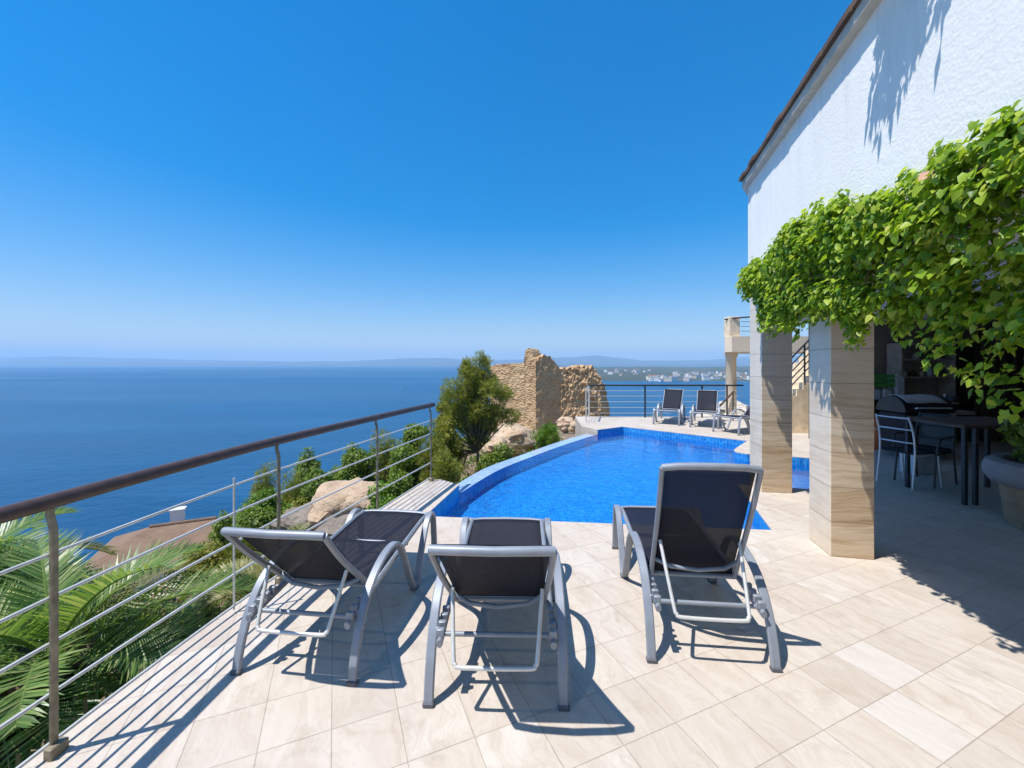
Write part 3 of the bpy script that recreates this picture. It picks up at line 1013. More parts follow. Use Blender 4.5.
for j in range(7):
    for i in range(11):
        u, v = i / 10 - 0.5, j / 6 - 0.5
        a = PI * (0.5 + 0.62 * v)
        cl.v.append((g.x - 0.02 + 0.72 * u + 0.02 * math.sin(7 * v), 7.6 - 0.315 * math.cos(a), 0.846 + 0.295 * math.sin(a) + 0.006 * math.sin(9 * u)))
for j in range(6):
    for i in range(10):
        k = j * 11 + i
        cl.f.append((k, k + 1, k + 12, k + 11))
co = cl.build('grey_cloth', M['paleplastic'], None, 'full')
co.modifiers.new('thick', 'SOLIDIFY').thickness = 0.006
tag(co, 'pale cloth draped over the lid of the black barbecue grill', 'cloth')
bt = thing('bottle', 'pale slim bottle on the side shelf of the barbecue grill', 'bottle', (g.x + 0.56, 7.6, 0.861))
MB().lathe([(0.035, 0), (0.037, 0.02), (0.037, 0.17), (0.015, 0.22), (0.014, 0.27)], 12).build('bottle_body', M['paleplastic'], bt, True)
MB().lathe([(0.016, 0.271), (0.016, 0.29), (0.012, 0.292)], 10).build('cap', M['white'], bt, True)
tk = thing('steel_tin', 'dark round tin beside the bottle on the grill shelf', 'tin', (g.x + 0.73, 7.62, 0.861))
MB().lathe([(0.075, 0), (0.078, 0.01), (0.078, 0.24), (0.07, 0.25), (0.07, 0.02), (0.01, 0.02)], 14).build('tin_body', M['darkmetal'], tk, True)
MB().lathe([(0.081, 0.12), (0.083, 0.125), (0.081, 0.13)], 14).build('tin_band', M['steel'], tk, True)


def patio_chair(name, label, loc, rz, metal, seatmat, arms=False):
    c = thing(name, label, 'chair', loc, rz, 'patio chairs under the vine')
    for s in (-1, 1):
        MB().tube(smooth_path([(-0.27, s * 0.22, 0), (-0.215, s * 0.215, 0.45), (-0.235, s * 0.21, 0.75), (-0.31, s * 0.20, 0.98)], 5), 0.013, 8).build('leg', metal, c, True)
        MB().tube(smooth_path([(0.27, s * 0.225, 0), (0.235, s * 0.22, 0.3), (0.215, s * 0.215, 0.455)], 4), 0.013, 8).build('leg', metal, c, True)
        if arms:
            MB().tube(smooth_path([(-0.23, s * 0.235, 0.7), (0.0, s * 0.26, 0.68), (0.2, s * 0.26, 0.66), (0.25, s * 0.24, 0.46)], 5), 0.014, 8).build('armrest', metal, c, True)
    MB().tube(smooth_path([(-0.215, -0.215, 0.45), (0.2, -0.225, 0.455), (0.235, -0.18, 0.455), (0.235, 0.18, 0.455), (0.2, 0.225, 0.455), (-0.215, 0.215, 0.45)], 4), 0.013, 8).build('seat_frame', metal, c, True)
    MB().bbox((-0.21, -0.20, 0.462), (0.225, 0.20, 0.487), 0.01).build('seat', seatmat, c, True)
    for z, x in ((0.62, -0.226), (0.80, -0.25), (0.96, -0.303)):
        MB().tube([(x, -0.205, z), (x - 0.02, 0, z), (x, 0.205, z)], 0.010, 8).build('back_rail', metal, c, True)
    if arms:
        m = Matrix.Translation((-0.245, 0, 0.5)) @ Matrix.Rotation(R(-9), 4, 'Y')
        MB().bbox((-0.006, -0.195, 0), (0.006, 0.195, 0.45), 0.004, m).build('back_panel', seatmat, c, True)
    return c


p = gp(912, 488)
patio_chair('patio_chair', 'pale metal framed chair with dark seat pad in the patio', (p.x + 0.12, p.y + 0.18, 0), R(14), M['chairmetal'], M['blackcloth'])
p = gp(955, 492)
patio_chair('patio_armchair', 'dark woven armchair between the pale chair and the high table', (p.x + 0.05, p.y + 0.45, 0), R(200), M['darkmetal'], M['black'], True)
p = gp(979, 506)
tb = thing('high_table', 'dark high patio table next to the stone planter', 'table', (p.x + 0.42, p.y + 0.4, 0))
MB().bbox((-0.62, -0.42, 0.93), (0.62, 0.42, 0.97), 0.01).build('tabletop', M['darkwood'], tb, True)
for x in (-0.55, -0.42, 0.55):
    for y in ((-0.36, 0.36) if abs(x) > 0.5 else (-0.36,)):
        MB().bbox((x - 0.022, y - 0.022, 0), (x + 0.022, y + 0.022, 0.929), 0.004).build('leg', M['darkmetal'], tb, True)
p = at(931, 455, 6.3)
bx = thing('storage_box', 'pale ribbed box on the patio floor behind the pale chair', 'box', (p.x, 6.5, 0))
MB().bbox((-0.18, -0.13, 0.002), (0.18, 0.13, 0.30), 0.012).build('box_body', M['paleplastic'], bx, True)
MB().bbox((-0.195, -0.145, 0.301), (0.195, 0.145, 0.33), 0.008).build('box_lid', M['white'], bx, True)
# planter
pc = Vector((5.60, 4.18, 0))
pl = thing('stone_planter', 'round sandstone planter with a thick grey rim at the right edge', 'planter', pc)
MB().lathe([(0.40, 0), (0.42, 0.05), (0.44, 0.25), (0.46, 0.44)], 40).build('planter_base', M['sandstone'], pl, True)
MB().lathe([(0.47, 0.43), (0.53, 0.45), (0.575, 0.52), (0.58, 0.60), (0.555, 0.67), (0.50, 0.70), (0.44, 0.69), (0.42, 0.62), (0.02, 0.60)], 48).build('planter_rim', M['greystone'], pl, True)


# ------------------------------------------------------------------ foliage
def rand_dirs(rg, n):
    v = rg.normal(size=(n, 3))
    return v / np.linalg.norm(v, axis=1, keepdims=True)


def leaves_mesh(name, pos, nrm, tipd, size, mat, parent=None, kind='heart', fold=0.22):
    """pos (n,3), nrm = leaf facing, tipd = rough direction of the tip, size (n,)"""
    n = len(pos)
    nrm = nrm / np.linalg.norm(nrm, axis=1, keepdims=True)
    t = tipd - (tipd * nrm).sum(1, keepdims=True) * nrm
    t /= np.linalg.norm(t, axis=1, keepdims=True) + 1e-9
    s = np.cross(nrm, t)
    if kind == 'heart':
        sh = [(0, 0, 0), (-0.36, -0.10, 1), (-0.47, 0.28, 1), (-0.26, 0.68, .6), (0, 1.0, -.25), (0.26, 0.68, .6), (0.47, 0.28, 1), (0.36, -0.10, 1), (0, 0.42, 0)]
        fc = [(0, 8, 2, 1), (8, 4, 3, 2), (0, 7, 6, 8), (8, 6, 5, 4)]
    elif kind == 'oval':
        sh = [(0, 0, 0), (-0.26, 0.4, 1), (0, 1, 0), (0.26, 0.4, 1)]
        fc = [(0, 3, 2, 1)]
    else:   # needle tuft: three crossing slivers
        sh = [(-0.07, 0, 0), (0.07, 0, 0), (0.12, 1, 0), (-0.02, 1.05, 0), (-0.3, 0.1, .5), (-0.2, 0.0, .5), (-0.30, 0.95, 1), (0.3, 0.1, .5), (0.2, 0, .5), (0.42, 0.9, 1)]
        fc = [(0, 1, 2, 3), (4, 5, 6), (7, 8, 9)]
    k = len(sh)
    V = np.empty((n, k, 3))
    for i, (a, b, c) in enumerate(sh):
        V[:, i] = pos + size[:, None] * (s * a + t * b + nrm * (c * fold * abs(a) * 1.6 if c > 0 else c * fold))
    V = V.reshape(-1, 3)
    me = bpy.data.meshes.new(name)
    fcs = []
    base = np.arange(n) * k
    loops, starts, tot = [], [], []
    order = np.concatenate([np.array(f) for f in fc])
    lens = [len(f) for f in fc]
    L_ = (base[:, None] + order[None, :]).ravel()
    lt = np.tile(np.array(lens), n)
    ls = np.concatenate([[0], np.cumsum(lt)[:-1]])
    me.vertices.add(len(V))
    me.vertices.foreach_set('co', V.ravel().astype(np.float32))
    me.loops.add(len(L_))
    me.loops.foreach_set('vertex_index', L_.astype(np.int32))
    me.polygons.add(len(lt))
    me.polygons.foreach_set('loop_start', ls.astype(np.int32))
    me.polygons.foreach_set('loop_total', lt.astype(np.int32))
    me.update(calc_edges=True)
    me.validate()
    me.materials.append(mat)
    o = bpy.data.objects.new(name, me)
    COL.objects.link(o)
    if parent is not None:
        o.parent = parent
    return o


def crown_points(rg, clumps, per, spread=1.0):
    """points through the shells of ellipsoid clumps [(center, (rx,ry,rz))]"""
    P, N = [], []
    for (c, r) in clumps:
        m = int(per * 4 * PI * (r[0] * r[1] * r[2]) ** (2 / 3))
        d = rand_dirs(rg, m)
        rad = rg.uniform(0.35, 1.0, m) ** 0.55 * spread
        P.append(np.array(c) + d * np.array(r) * rad[:, None])
        N.append(d + rg.normal(size=(m, 3)) * 0.55 + np.array([0, 0, 0.35]))
    return np.concatenate(P), np.concatenate(N)


def branchy(mb, rg, base, tips, r0, bend=0.25):
    """limbs from a base point to clump centres"""
    for tp in tips:
        b, t = Vector(base), Vector(tp)
        mid = b.lerp(t, 0.5) + Vector(rg.normal(size=3)) * bend * (t - b).length * 0.4
        pts = smooth_path([b, mid, t], 5)
        mb.tube(pts, [r0 * (1 - 0.8 * i / (len(pts) - 1)) for i in range(len(pts))], 6, False)


def make_tree(name, label, cat, base, height, crown, mat, seed, leaf=0.12, per=16, kind='needle', trunk_r=0.06, group=None, lean=(0, 0), fork=0.35):
    """crown: list of (dx, dy, dz, rx, ry, rz) relative to the base"""
    rg = np.random.default_rng(seed)
    root = thing(name, label, cat, base, 0, group)
    clumps = []
    for (dx, dy, dz, rx, ry, rz) in crown:
        for k in range(7):
            d = rand_dirs(rg, 1)[0] * rg.uniform(0.2, 0.85)
            q = rg.uniform(0.30, 0.52)
            clumps.append(((dx + d[0] * rx, dy + d[1] * ry, dz + d[2] * rz), (rx * q, ry * q, rz * q)))
    mb = MB()
    fk = (lean[0] * fork, lean[1] * fork, height * fork)
    mb.tube(smooth_path([(0, 0, -0.4), (lean[0] * fork * 0.3 + 0.03, 0, height * fork * 0.5), fk], 5), [trunk_r * (1 - 0.45 * i / 10) for i in range(11)], 8)
    branchy(mb, rg, fk, [c for c, r in clumps][::2], trunk_r * 0.45, 0.12)
    mb.build('trunk', M['bark'], root, 'full')
    P, N = crown_points(rg, clumps, per / (leaf * leaf * (0.55 if kind == 'needle' else 0.26)))
    n = len(P)
    tip = N + rg.normal(size=(n, 3)) * 0.5 + np.array([0, 0, 0.4 if kind == 'needle' else -0.4])
    if kind == 'needle':
        N = rand_dirs(rg, n)
    leaves_mesh('crown', P, N, tip, leaf * rg.uniform(0.6, 1.35, n), mat, root, kind)
    return root


def make_bush(name, label, base, rad, mat, seed, leaf=0.1, per=14, kind='oval', group=None, n=7, cat='bush'):
    rg = np.random.default_rng(seed)
    rx, ry, rz = rad
    cr = []
    for k in range(n):
        a = rg.uniform(0, 2 * PI)
        q = rg.uniform(0.1, 0.65)
        s = rg.uniform(0.35, 0.6)
        cr.append(((q * rx * math.cos(a), q * ry * math.sin(a), rz * rg.uniform(0.35, 1.3)), (rx * s, ry * s, rz * s * 0.9)))
    cr.append(((0, 0, rz * 0.6), (rx * 0.7, ry * 0.7, rz * 0.7)))
    if rz > rx * 1.3:                      # tall ones carry foliage down to the ground
        for k in range(int(5 * rz / rx)):
            a, q, f = rg.uniform(0, 2 * PI), rg.uniform(0.1, 0.7), rg.uniform(0.1, 1.35)
            s = rg.uniform(0.4, 0.65) * rx
            cr.append(((q * rx * math.cos(a), q * ry * math.sin(a), rz * f), (s, s, s * 0.9)))
    root = thing(name, label, cat, base, 0, group)
    mb = MB()
    branchy(mb, rg, (0, 0, -0.2), [c for c, r in cr], 0.035, 0.3)
    mb.build('stem', M['bark'], root, 'full')
    P, N = crown_points(rg, cr, per / (leaf * leaf * (0.55 if kind == 'needle' else 0.26)))
    m = len(P)
    tip = N + rg.normal(size=(m, 3)) * 0.6 + np.array([0, 0, 0.3])
    if kind == 'needle':
        N = rand_dirs(rg, m)
    leaves_mesh('foliage', P, N, tip, leaf * rg.uniform(0.6, 1.35, m), mat, root, kind)
    return root


# vine over the edge of the patio roof -------------------------------------------------
rg = np.random.default_rng(11)
vine = thing('climbing_vine', 'bright green climbing vine spilling over the white villa wall and pillars', 'vine', (2.8, 4.0, 2.4))
SMAX = 6.2


def vine_pt(s, n, z):
    p = C0 - ww * s + wn * n
    return (p.x, p.y, z)


# outlines of the mass: metres from the far corner of the facade, height
up_s = [0.05, 0.4, 0.9, 1.5, 1.9, 2.3, 2.7, 2.95, 3.2, 3.45, 3.7, 4.0, 4.6, 5.4, 6.2]
up_z = [2.84, 2.87, 2.84, 2.90, 2.95, 2.92, 2.84, 2.76, 2.66, 2.70, 2.70, 2.66, 2.64, 2.62, 2.58]
lo_s = [0.05, 0.45, 0.85, 1.25, 1.55, 1.9, 2.4, 2.9, 3.2, 3.45, 3.6, 3.8, 4.4, 5.2, 6.2]
lo_z = [2.72, 2.52, 2.14, 2.12, 2.24, 2.18, 2.04, 2.00, 2.00, 1.98, 1.84, 1.58, 1.45, 1.5, 1.7]
clumps = []
for k in range(540):
    s = rg.uniform(0.24, SMAX)
    zu, zl = np.interp(s, up_s, up_z), np.interp(s, lo_s, lo_z)
    f = rg.uniform(0, 1)
    r = rg.uniform(0.07, 0.145)
    z = zl + (zu - zl) * f
    z = min(max(z, zl + r * 0.7), zu - r * 0.7)
    # over the wall it lies on the stucco, below the wall it hangs in under the edge
    amp = np.interp(s, [0, 0.8, 2, 6], [0.03, 0.07, 0.10, 0.11])
    if z > 2.60:
        n_ = rg.uniform(0.02, 0.06) + amp * rg.uniform(0.1, 1.0)
    else:
        inn = np.interp(s, [2.6, 3.4], [0, 1]) * np.interp(z, [1.9, 2.5], [1, 0])
        n_ = rg.uniform(-0.14, 0.04) + amp * rg.uniform(0, 0.7) - 0.28 * inn
        if rg.uniform() < 0.12:
            continue
    clumps.append((vine_pt(s, n_, z), r))
for k in range(90):                         # along the edge of the wall, where stems would show
    s = rg.uniform(2.6, SMAX)
    clumps.append((vine_pt(s, rg.uniform(0.04, 0.13), rg.uniform(2.40, 2.66)), rg.uniform(0.08, 0.12)))
for k in range(70):                         # hanging tails
    s = rg.uniform(0.15, SMAX)
    zl = np.interp(s, lo_s, lo_z)
    n_ = rg.uniform(-0.12, 0.08) - 0.28 * np.interp(s, [2.6, 3.4], [0, 1])
    ln_ = rg.uniform(0.04, 0.26)
    for j in range(4):
        clumps.append((vine_pt(s + rg.normal() * 0.02, n_, zl + 0.08 - ln_ * j / 3), 0.045))
for k in range(95):                         # the long curtain hanging in towards the planter
    s = 2.95 + 2.6 * rg.uniform() ** 1.3
    zl = np.interp(s, [2.95, 3.2, 3.5, 4.2, 5.5], [1.95, 1.55, 1.32, 1.35, 1.6])
    z = rg.uniform(zl, 2.5)
    clumps.append((vine_pt(s, rg.uniform(-0.42, -0.12), z), rg.uniform(0.06, 0.10)))
for k in range(80):
    s = rg.uniform(2.7, SMAX)
    clumps.append((vine_pt(s, rg.uniform(-0.06, 0.08), rg.uniform(2.15, 2.52)), rg.uniform(0.07, 0.11)))
for k in range(46):                         # sprigs along the top
    s = rg.uniform(0.1, SMAX)
    zu = np.interp(s, up_s, up_z)
    h_ = rg.uniform(0.02, 0.14)
    for j in range(3):
        clumps.append((vine_pt(s + rg.normal() * 0.04 + 0.03 * j, rg.uniform(0.02, 0.10), zu - 0.04 + h_ * j / 2), 0.045))
P, N, TT = [], [], []
wn_ = np.array(wn)
for c, r in clumps:
    m = int(8 + (3300 if c[2] > 2.55 else 2300) * r * r)
    d = rand_dirs(rg, m)
    rad = rg.uniform(0.2, 1, m) ** 0.5
    P.append(np.array(c) + d * r * rad[:, None] * np.array([1, 1, 1.1]))
    N.append(d * 0.5 + rg.normal(size=(m, 3)) * 0.42 + wn_ * 0.55 + np.array([0, 0, 0.75]))
    TT.append(rg.normal(size=(m, 3)) * 0.35 + wn_ * 0.35 + np.array([0, 0, -1.0]))
P, N, TT = np.concatenate(P), np.concatenate(N), np.concatenate(TT)
off = (P - np.array(C0)) @ wn_
keep = (off > 0.012) | (P[:, 2] < ZB - 0.03)
P, N, TT = P[keep], N[keep], TT[keep]
sz = 0.022 + 0.044 * rg.beta(1.6, 2.2, len(P))
fol = leaves_mesh('foliage', P, N, TT, sz, M['vine'], vine, 'heart', 0.25)
fol.matrix_parent_inverse = Matrix.Translation(vine.location).inverted()
mb = MB()
for k in range(11):
    s = rg.uniform(0.2, SMAX - 1.0)
    pts = []
    n0, z0 = rg.uniform(0.02, 0.07), rg.uniform(2.3, 2.75)
    for j in range(7):
        pts.append(vine_pt(s + j * 0.16, n0 + rg.normal() * 0.03 + 0.02, z0 + rg.normal() * 0.06))
    mb.tube(smooth_path(pts, 3), 0.006, 6)
part(mb, 'stem', M['vinewood'], vine, 'full')
# a dry pinkish leaf caught on top of the vine
dl = thing('dry_leaf', 'pinkish dry leaf caught on top of the green vine', 'leaf', vine_pt(3.62, 0.15, 2.62))
leaves_mesh('leaf_blade', np.array([[-0.06, 0.0, -0.02]]), np.array([[-0.4, -0.75, 0.4]]), np.array([[0.9, 0.1, 0.45]]), np.array([0.09]), M['pink'], dl, 'oval', 0.12)
# plant growing in the planter
make_bush('planter_shrub', 'leafy green shrub growing in the stone planter', (5.60, 4.18, 0.62), (0.42, 0.42, 0.38), M['bush'], 77, 0.085, 0.9, 'oval', cat='shrub')

# a creeper sprawling over the roof edge above the frame; its strands shade the wall
rg = np.random.default_rng(5)
crp = thing('roof_creeper', 'trailing creeper hanging over the tiled roof edge of the villa', 'vine', (2.2, 2.5, 4.15))
P, N, TT = [], [], []
mb = MB()
for k in range(26):
    s0 = 3.26 + rg.normal() * 0.09
    n_end = rg.uniform(0.14, 0.34)
    dz = rg.uniform(-0.02, 0.14)
    ds = rg.normal() * 0.13
    path = smooth_path([vine_pt(s0, -0.25, ZT + 0.2), vine_pt(s0 + ds * .5, 0.10, ZT + 0.22), vine_pt(s0 + ds, n_end, ZT + 0.08 + dz)], 6)
    mb.tube(path, 0.006, 5)
    for p in path[3:]:
        for q in range(5):
            P.append(np.array(p) + rg.normal(size=3) * 0.025)
            N.append(rg.normal(size=3) * 0.5 + np.array([-0.2, 0, 0.8]))
            TT.append(rg.normal(size=3) * 0.5 + np.array([0, 0, -0.8]))
part(mb, 'stem', M['vinewood'], crp, 'full')
o = leaves_mesh('foliage', np.array(P), np.array(N), np.array(TT), rg.uniform(0.04, 0.09, len(P)), M['vine'], crp, 'oval', 0.2)
o.matrix_parent_inverse = Matrix.Translation(crp.location).inverted()


# palms -------------------------------------------------------------------------------
def make_palm(label, base, trunk_h, n, flen, seed, mat, lean=(0, 0), leaflen=0.42, up=0.75, group='palms below the railing'):
    rg = np.random.default_rng(seed)
    root = thing('palm', label, 'palm', base, 0, group)
    mb = MB()
    pts = smooth_path([(0, 0, -0.5), (lean[0] * 0.4, lean[1] * 0.4, trunk_h * 0.5), (lean[0], lean[1], trunk_h)], 8)
    mb.tube(pts, [0.17 - 0.03 * math.sin(i * 2.3) - 0.002 * i for i in range(len(pts))], 10)
    # old leaf bases
    for k in range(40):
        t = rg.uniform(0.1, 1)
        p = Vector((lean[0] * t, lean[1] * t, trunk_h * t))
        a = rg.uniform(0, 2 * PI)
        d = Vector((math.cos(a), math.sin(a), 0))
        mb.tube([p + d * 0.12, p + d * 0.2 + Vector((0, 0, 0.08)), p + d * 0.26 + Vector((0, 0, 0.2))], [0.035, 0.03, 0.012], 5)
    mb.build('trunk', M['bark'], root, 'full')
    top_ = Vector((lean[0], lean[1], trunk_h))
    for k in range(n):
        az = 2 * PI * k * 0.381966 + rg.normal() * 0.15
        f = k / n
        el = (1 - f) * up * 1.6 - 0.35 * f + rg.normal() * 0.08
        ln_ = flen * rg.uniform(0.8, 1.1)
        hd = Vector((math.cos(az), math.sin(az), 0))
        p, e = top_.copy(), el
        spine = [p.copy()]
        steps = 14
        for j in range(steps):
            p = p + (hd * math.cos(e) + Vector((0, 0, math.sin(e)))) * (ln_ / steps)
            e -= 0.075 + 0.05 * j / steps
            spine.append(p.copy())
        fm = MB()
        fm.tube(spine, [0.018 * (1 - 0.85 * j / steps) for j in range(steps + 1)], 5, False)
        side = hd.cross(Vector((0, 0, 1))).normalized()
        nl = int(72 * ln_ / 1.6)
        for j in range(nl):
            t = 0.16 + 0.84 * j / nl
            x = t * steps
            i0 = min(int(x), steps - 1)
            q = spine[i0].lerp(spine[i0 + 1], x - i0)
            tn = (spine[i0 + 1] - spine[i0]).normalized()
            upv = side.cross(tn).normalized()
            ll = leaflen * math.sin(PI * min(1, 0.18 + 0.78 * t)) ** 0.7 * rg.uniform(0.85, 1.1)
            for s in (-1, 1):
                d = (side * s * 0.82 + tn * (0.55 + 0.35 * t) + upv * (0.42 + rg.normal() * 0.12)).normalized()
                w = tn.cross(d).cross(d).normalized() * 0.0
                wv = (tn - d * tn.dot(d)).normalized() * 0.0085
                a0 = q
                a1 = q + d * ll * 0.55 - Vector((0, 0, 0.02 * ll))
                a2 = q + d * ll - Vector((0, 0, (0.05 + rg.uniform(0, 0.12)) * ll))
                fm.add([a0 - wv * 0.6, a0 + wv * 0.6, a1 + wv, a1 - wv, a2], [(0, 1, 2, 3), (3, 2, 4)])
        fm.build('frond', mat if (rg.uniform() > 0.12 or f < 0.4) else M['palmyellow'], root, False)
    return root


b = (-3.75, 3.05)
make_palm('large green palm with long arching fronds just below the near railing', (b[0], b[1], gz(*b)), 0.80, 25, 1.4, 3, M['palm'], (0.25, 0.1), 0.40, 0.8)
b = (-3.05, 3.9)
make_palm('lower green palm beside the large palm, behind the first loungers', (b[0], b[1], gz(*b)), 0.05, 17, 0.85, 8, M['palm'], (0.1, 0.1), 0.32, 0.5)
b = (-2.55, 4.6)
make_palm('yellowing spiky palm growing at the foot of the terrace edge', (b[0], b[1], gz(*b) - 0.1), 0.12, 30, 0.95, 15, M['palmyellow'], (0, 0), 0.26, 0.9)
b = (-5.6, 4.0)
make_palm('pale green palm at the far left, half hidden behind the large palm', (b[0], b[1], gz(*b)), 0.85, 26, 1.4, 21, M['palm'], (0, 0), 0.4)

# tree and bushes beyond the railing ----------------------------------------------------
TD = 10.6
tb_ = at(476, 470, TD)
tz = gz(tb_.x, tb_.y)
k_ = TD / F


def crow(px, py, rx, ry, d=TD, base=None):
    p = at(px, py, d)
    b = base if base is not None else Vector((tb_.x, tb_.y, tz))
    return (p.x - b.x, p.y - b.y, p.z - b.z, rx * d / F, rx * d / F * 0.9, ry * d / F)


make_tree('olive_tree', 'tall loose olive green tree beside the infinity edge of the pool', 'tree', (tb_.x, tb_.y, tz), 2.6,
          [crow(478, 374, 20, 20), crow(490, 388, 20, 20), crow(462, 395, 22, 22), crow(480, 408, 28, 22), crow(452, 415, 18, 20), crow(499, 418, 18, 17), crow(470, 428, 26, 20), crow(447, 444, 20, 22), crow(466, 364, 9, 10), crow(484, 362, 8, 10), crow(455, 460, 18, 14), crow(441, 425, 14, 16), crow(500, 400, 14, 14), crow(440, 462, 14, 16)],
          M['pine'], 31, 0.08, 1.6, 'needle', 0.055, lean=(0.1, 0), fork=0.42)
BG = 'bushes on the slope below the terrace'
specs = [
    # px, py(centre), d, rx px, rz px, material, leaf, kind, label
    (494, 456, 9.8, 20, 15, 'bush', 0.08, 'oval', 'dark green bush between the olive tree and the pool edge'),
    (547, 431, 13.5, 15, 15, 'bushbright', 0.10, 'needle', 'bright green rounded bush in front of the ruin'),
    (516, 449, 12.3, 14, 9, 'dry', 0.09, 'needle', 'dry brown shrub between the dark bush and the bright bush'),
    (444, 465, 7.6, 18, 28, 'pine', 0.07, 'needle', 'fine leaved shrub under the olive tree, behind the end post of the railing'),
    (410, 452, 9.2, 24, 26, 'bush', 0.075, 'oval', 'mid green bush behind the last railing posts'),
    (360, 450, 11.5, 24, 20, 'bush', 0.085, 'oval', 'dark green bush right above the ochre rock'),
    (412, 424, 13.0, 18, 18, 'bush', 0.09, 'oval', 'leafy green bush reaching above the far handrail'),
    (448, 395, 12.5, 12, 14, 'bushyellow', 0.09, 'oval', 'yellow green bush peeping out left of the olive tree'),
    (318, 478, 13.5, 20, 14, 'bush', 0.10, 'oval', 'green bush left of the ochre rock'),
    (268, 495, 15.5, 26, 16, 'bushbright', 0.11, 'oval', 'fresh green bush above the backrest of the reclined lounger'),
    (225, 512, 24.0, 12, 12, 'bush', 0.16, 'oval', 'small dark bush beside the brown roofed house'),
    (290, 478, 19.0, 16, 12, 'pine', 0.13, 'needle', 'dark pine scrub behind the fresh green bush'),
    (388, 500, 7.6, 22, 16, 'bushbright', 0.07, 'oval', 'light green bush pressed against the outside of the terrace edge'),
    (300, 500, 11.5, 16, 10, 'bushyellow', 0.085, 'oval', 'yellow green shrub beside the grey flat rock'),
    (245, 545, 9.5, 24, 22, 'bushyellow', 0.08, 'needle', 'dry yellow shrub below the thin rod spacer of the railing'),
    (20, 565, 8.0, 30, 40, 'bushbright', 0.08, 'oval', 'light green shrub at the left behind the large palm'),
    (448, 425, 9.8, 10, 14, 'bushyellow', 0.07, 'oval', 'yellow leaved bush between the end of the handrail and the olive tree'),
    (262, 470, 26.0, 14, 14, 'pine', 0.16, 'needle', 'small dark pine standing against the sea behind the railing'),
    (310, 455, 22.0, 16, 12, 'bush', 0.15, 'oval', 'dark round bush against the sea above the fresh green bush'),
    (434, 445, 8.6, 18, 22, 'bushyellow', 0.06, 'needle', 'sunlit yellow green shrub right behind the end post of the railing'),
    (398, 472, 8.0, 20, 16, 'bush', 0.065, 'oval', 'low green bush below the second last railing post'),
    (428, 490, 7.0, 16, 12, 'pine', 0.055, 'needle', 'low olive green shrub against the corner of the terrace'),
    (385, 428, 15.0, 18, 12, 'pine', 0.11, 'needle', 'farthest olive green bush, just under the handrail'),
    (335, 462, 15.0, 20, 12, 'bush', 0.11, 'oval', 'dark green bush against the sea, above the flat grey rock'),
    (465, 482, 8.2, 14, 10, 'bush', 0.06, 'oval', 'low dark bush touching the outer wall of the infinity edge'),
    (520, 462, 10.2, 14, 9, 'pine', 0.07, 'needle', 'low olive green scrub below the dry brown shrub'),
    (250, 520, 12.5, 24, 14, 'bush', 0.095, 'oval', 'deep green bush behind the rod spacer of the railing'),
    (205, 560, 16.0, 30, 16, 'bushyellow', 0.12, 'oval', 'pale green bush in front of the brown roofed house'),
    (600, 421, 15.0, 9, 6, 'bushyellow', 0.08, 'oval', 'low yellow green tuft at the foot of the pool corner railing'),
    (660, 421, 14.4, 26, 6, 'bush', 0.08, 'oval', 'low green bush behind the far railing under the left far lounger'),
]
for i, (px, py, d, rx, rz, mt, lf, kd, lab) in enumerate(specs):
    c = at(px, py, d)
    s = d / F
    bz = min(gz(c.x, c.y), c.z - rz * s * 0.9) - 0.03
    hz_ = (c.z + rz * s - bz) / 1.75
    make_bush('bush', lab, (c.x, c.y, bz), (rx * s, rx * s * 0.9, hz_), M[mt], 100 + i, lf, 1.0, kd, BG)

# ground cover of dry litter, low weeds and leaves
rg = np.random.default_rng(9)
n = 42000
t = rg.uniform(0, 1, n)
yy = rg.uniform(0.0, 34, n) ** 1.0
yy = np.where(rg.uniform(size=n) < 0.5, rg.uniform(0.5, 9, n), yy)
ex = np.interp(yy, [p[1] for p in L[1:]], [p[0] for p in L[1:]])
e = rg.exponential(2.2, n) * (1 + yy * 0.12) + 0.05
xx = ex - e
zz = ground_z(xx, yy)
patch = np.array([mnoise.noise(Vector((a * 0.6, b * 0.6, 7))) for a, b in zip(xx, yy)])
k = patch > np.where(yy < 7, -0.45, -0.2)
xx, yy, zz = xx[k], yy[k], zz[k]
m = len(xx)
h1 = rg.uniform(size=m) < 0.5
Pn = np.stack([xx, yy, zz + rg.uniform(-0.02, 0.12, m)], 1)
for nm, sel, mt in (('dry_litter', h1, 'dry'), ('low_weeds', ~h1, 'bush')):
    q = Pn[sel]
    mm = len(q)
    sc = 0.09 + 0.006 * q[:, 1]
    tag(leaves_mesh(nm, q, rand_dirs(rg, mm) + np.array([0, 0, 0.4]), rand_dirs(rg, mm) + np.array([0, 0, 0.9]), sc * rg.uniform(0.5, 1.5, mm), M[mt], None, 'needle' if mt == 'dry' else 'oval'),
        'dry twigs and litter covering the slope' if mt == 'dry' else 'low green weeds growing on the slope', 'litter' if mt == 'dry' else 'weeds', kind='stuff')


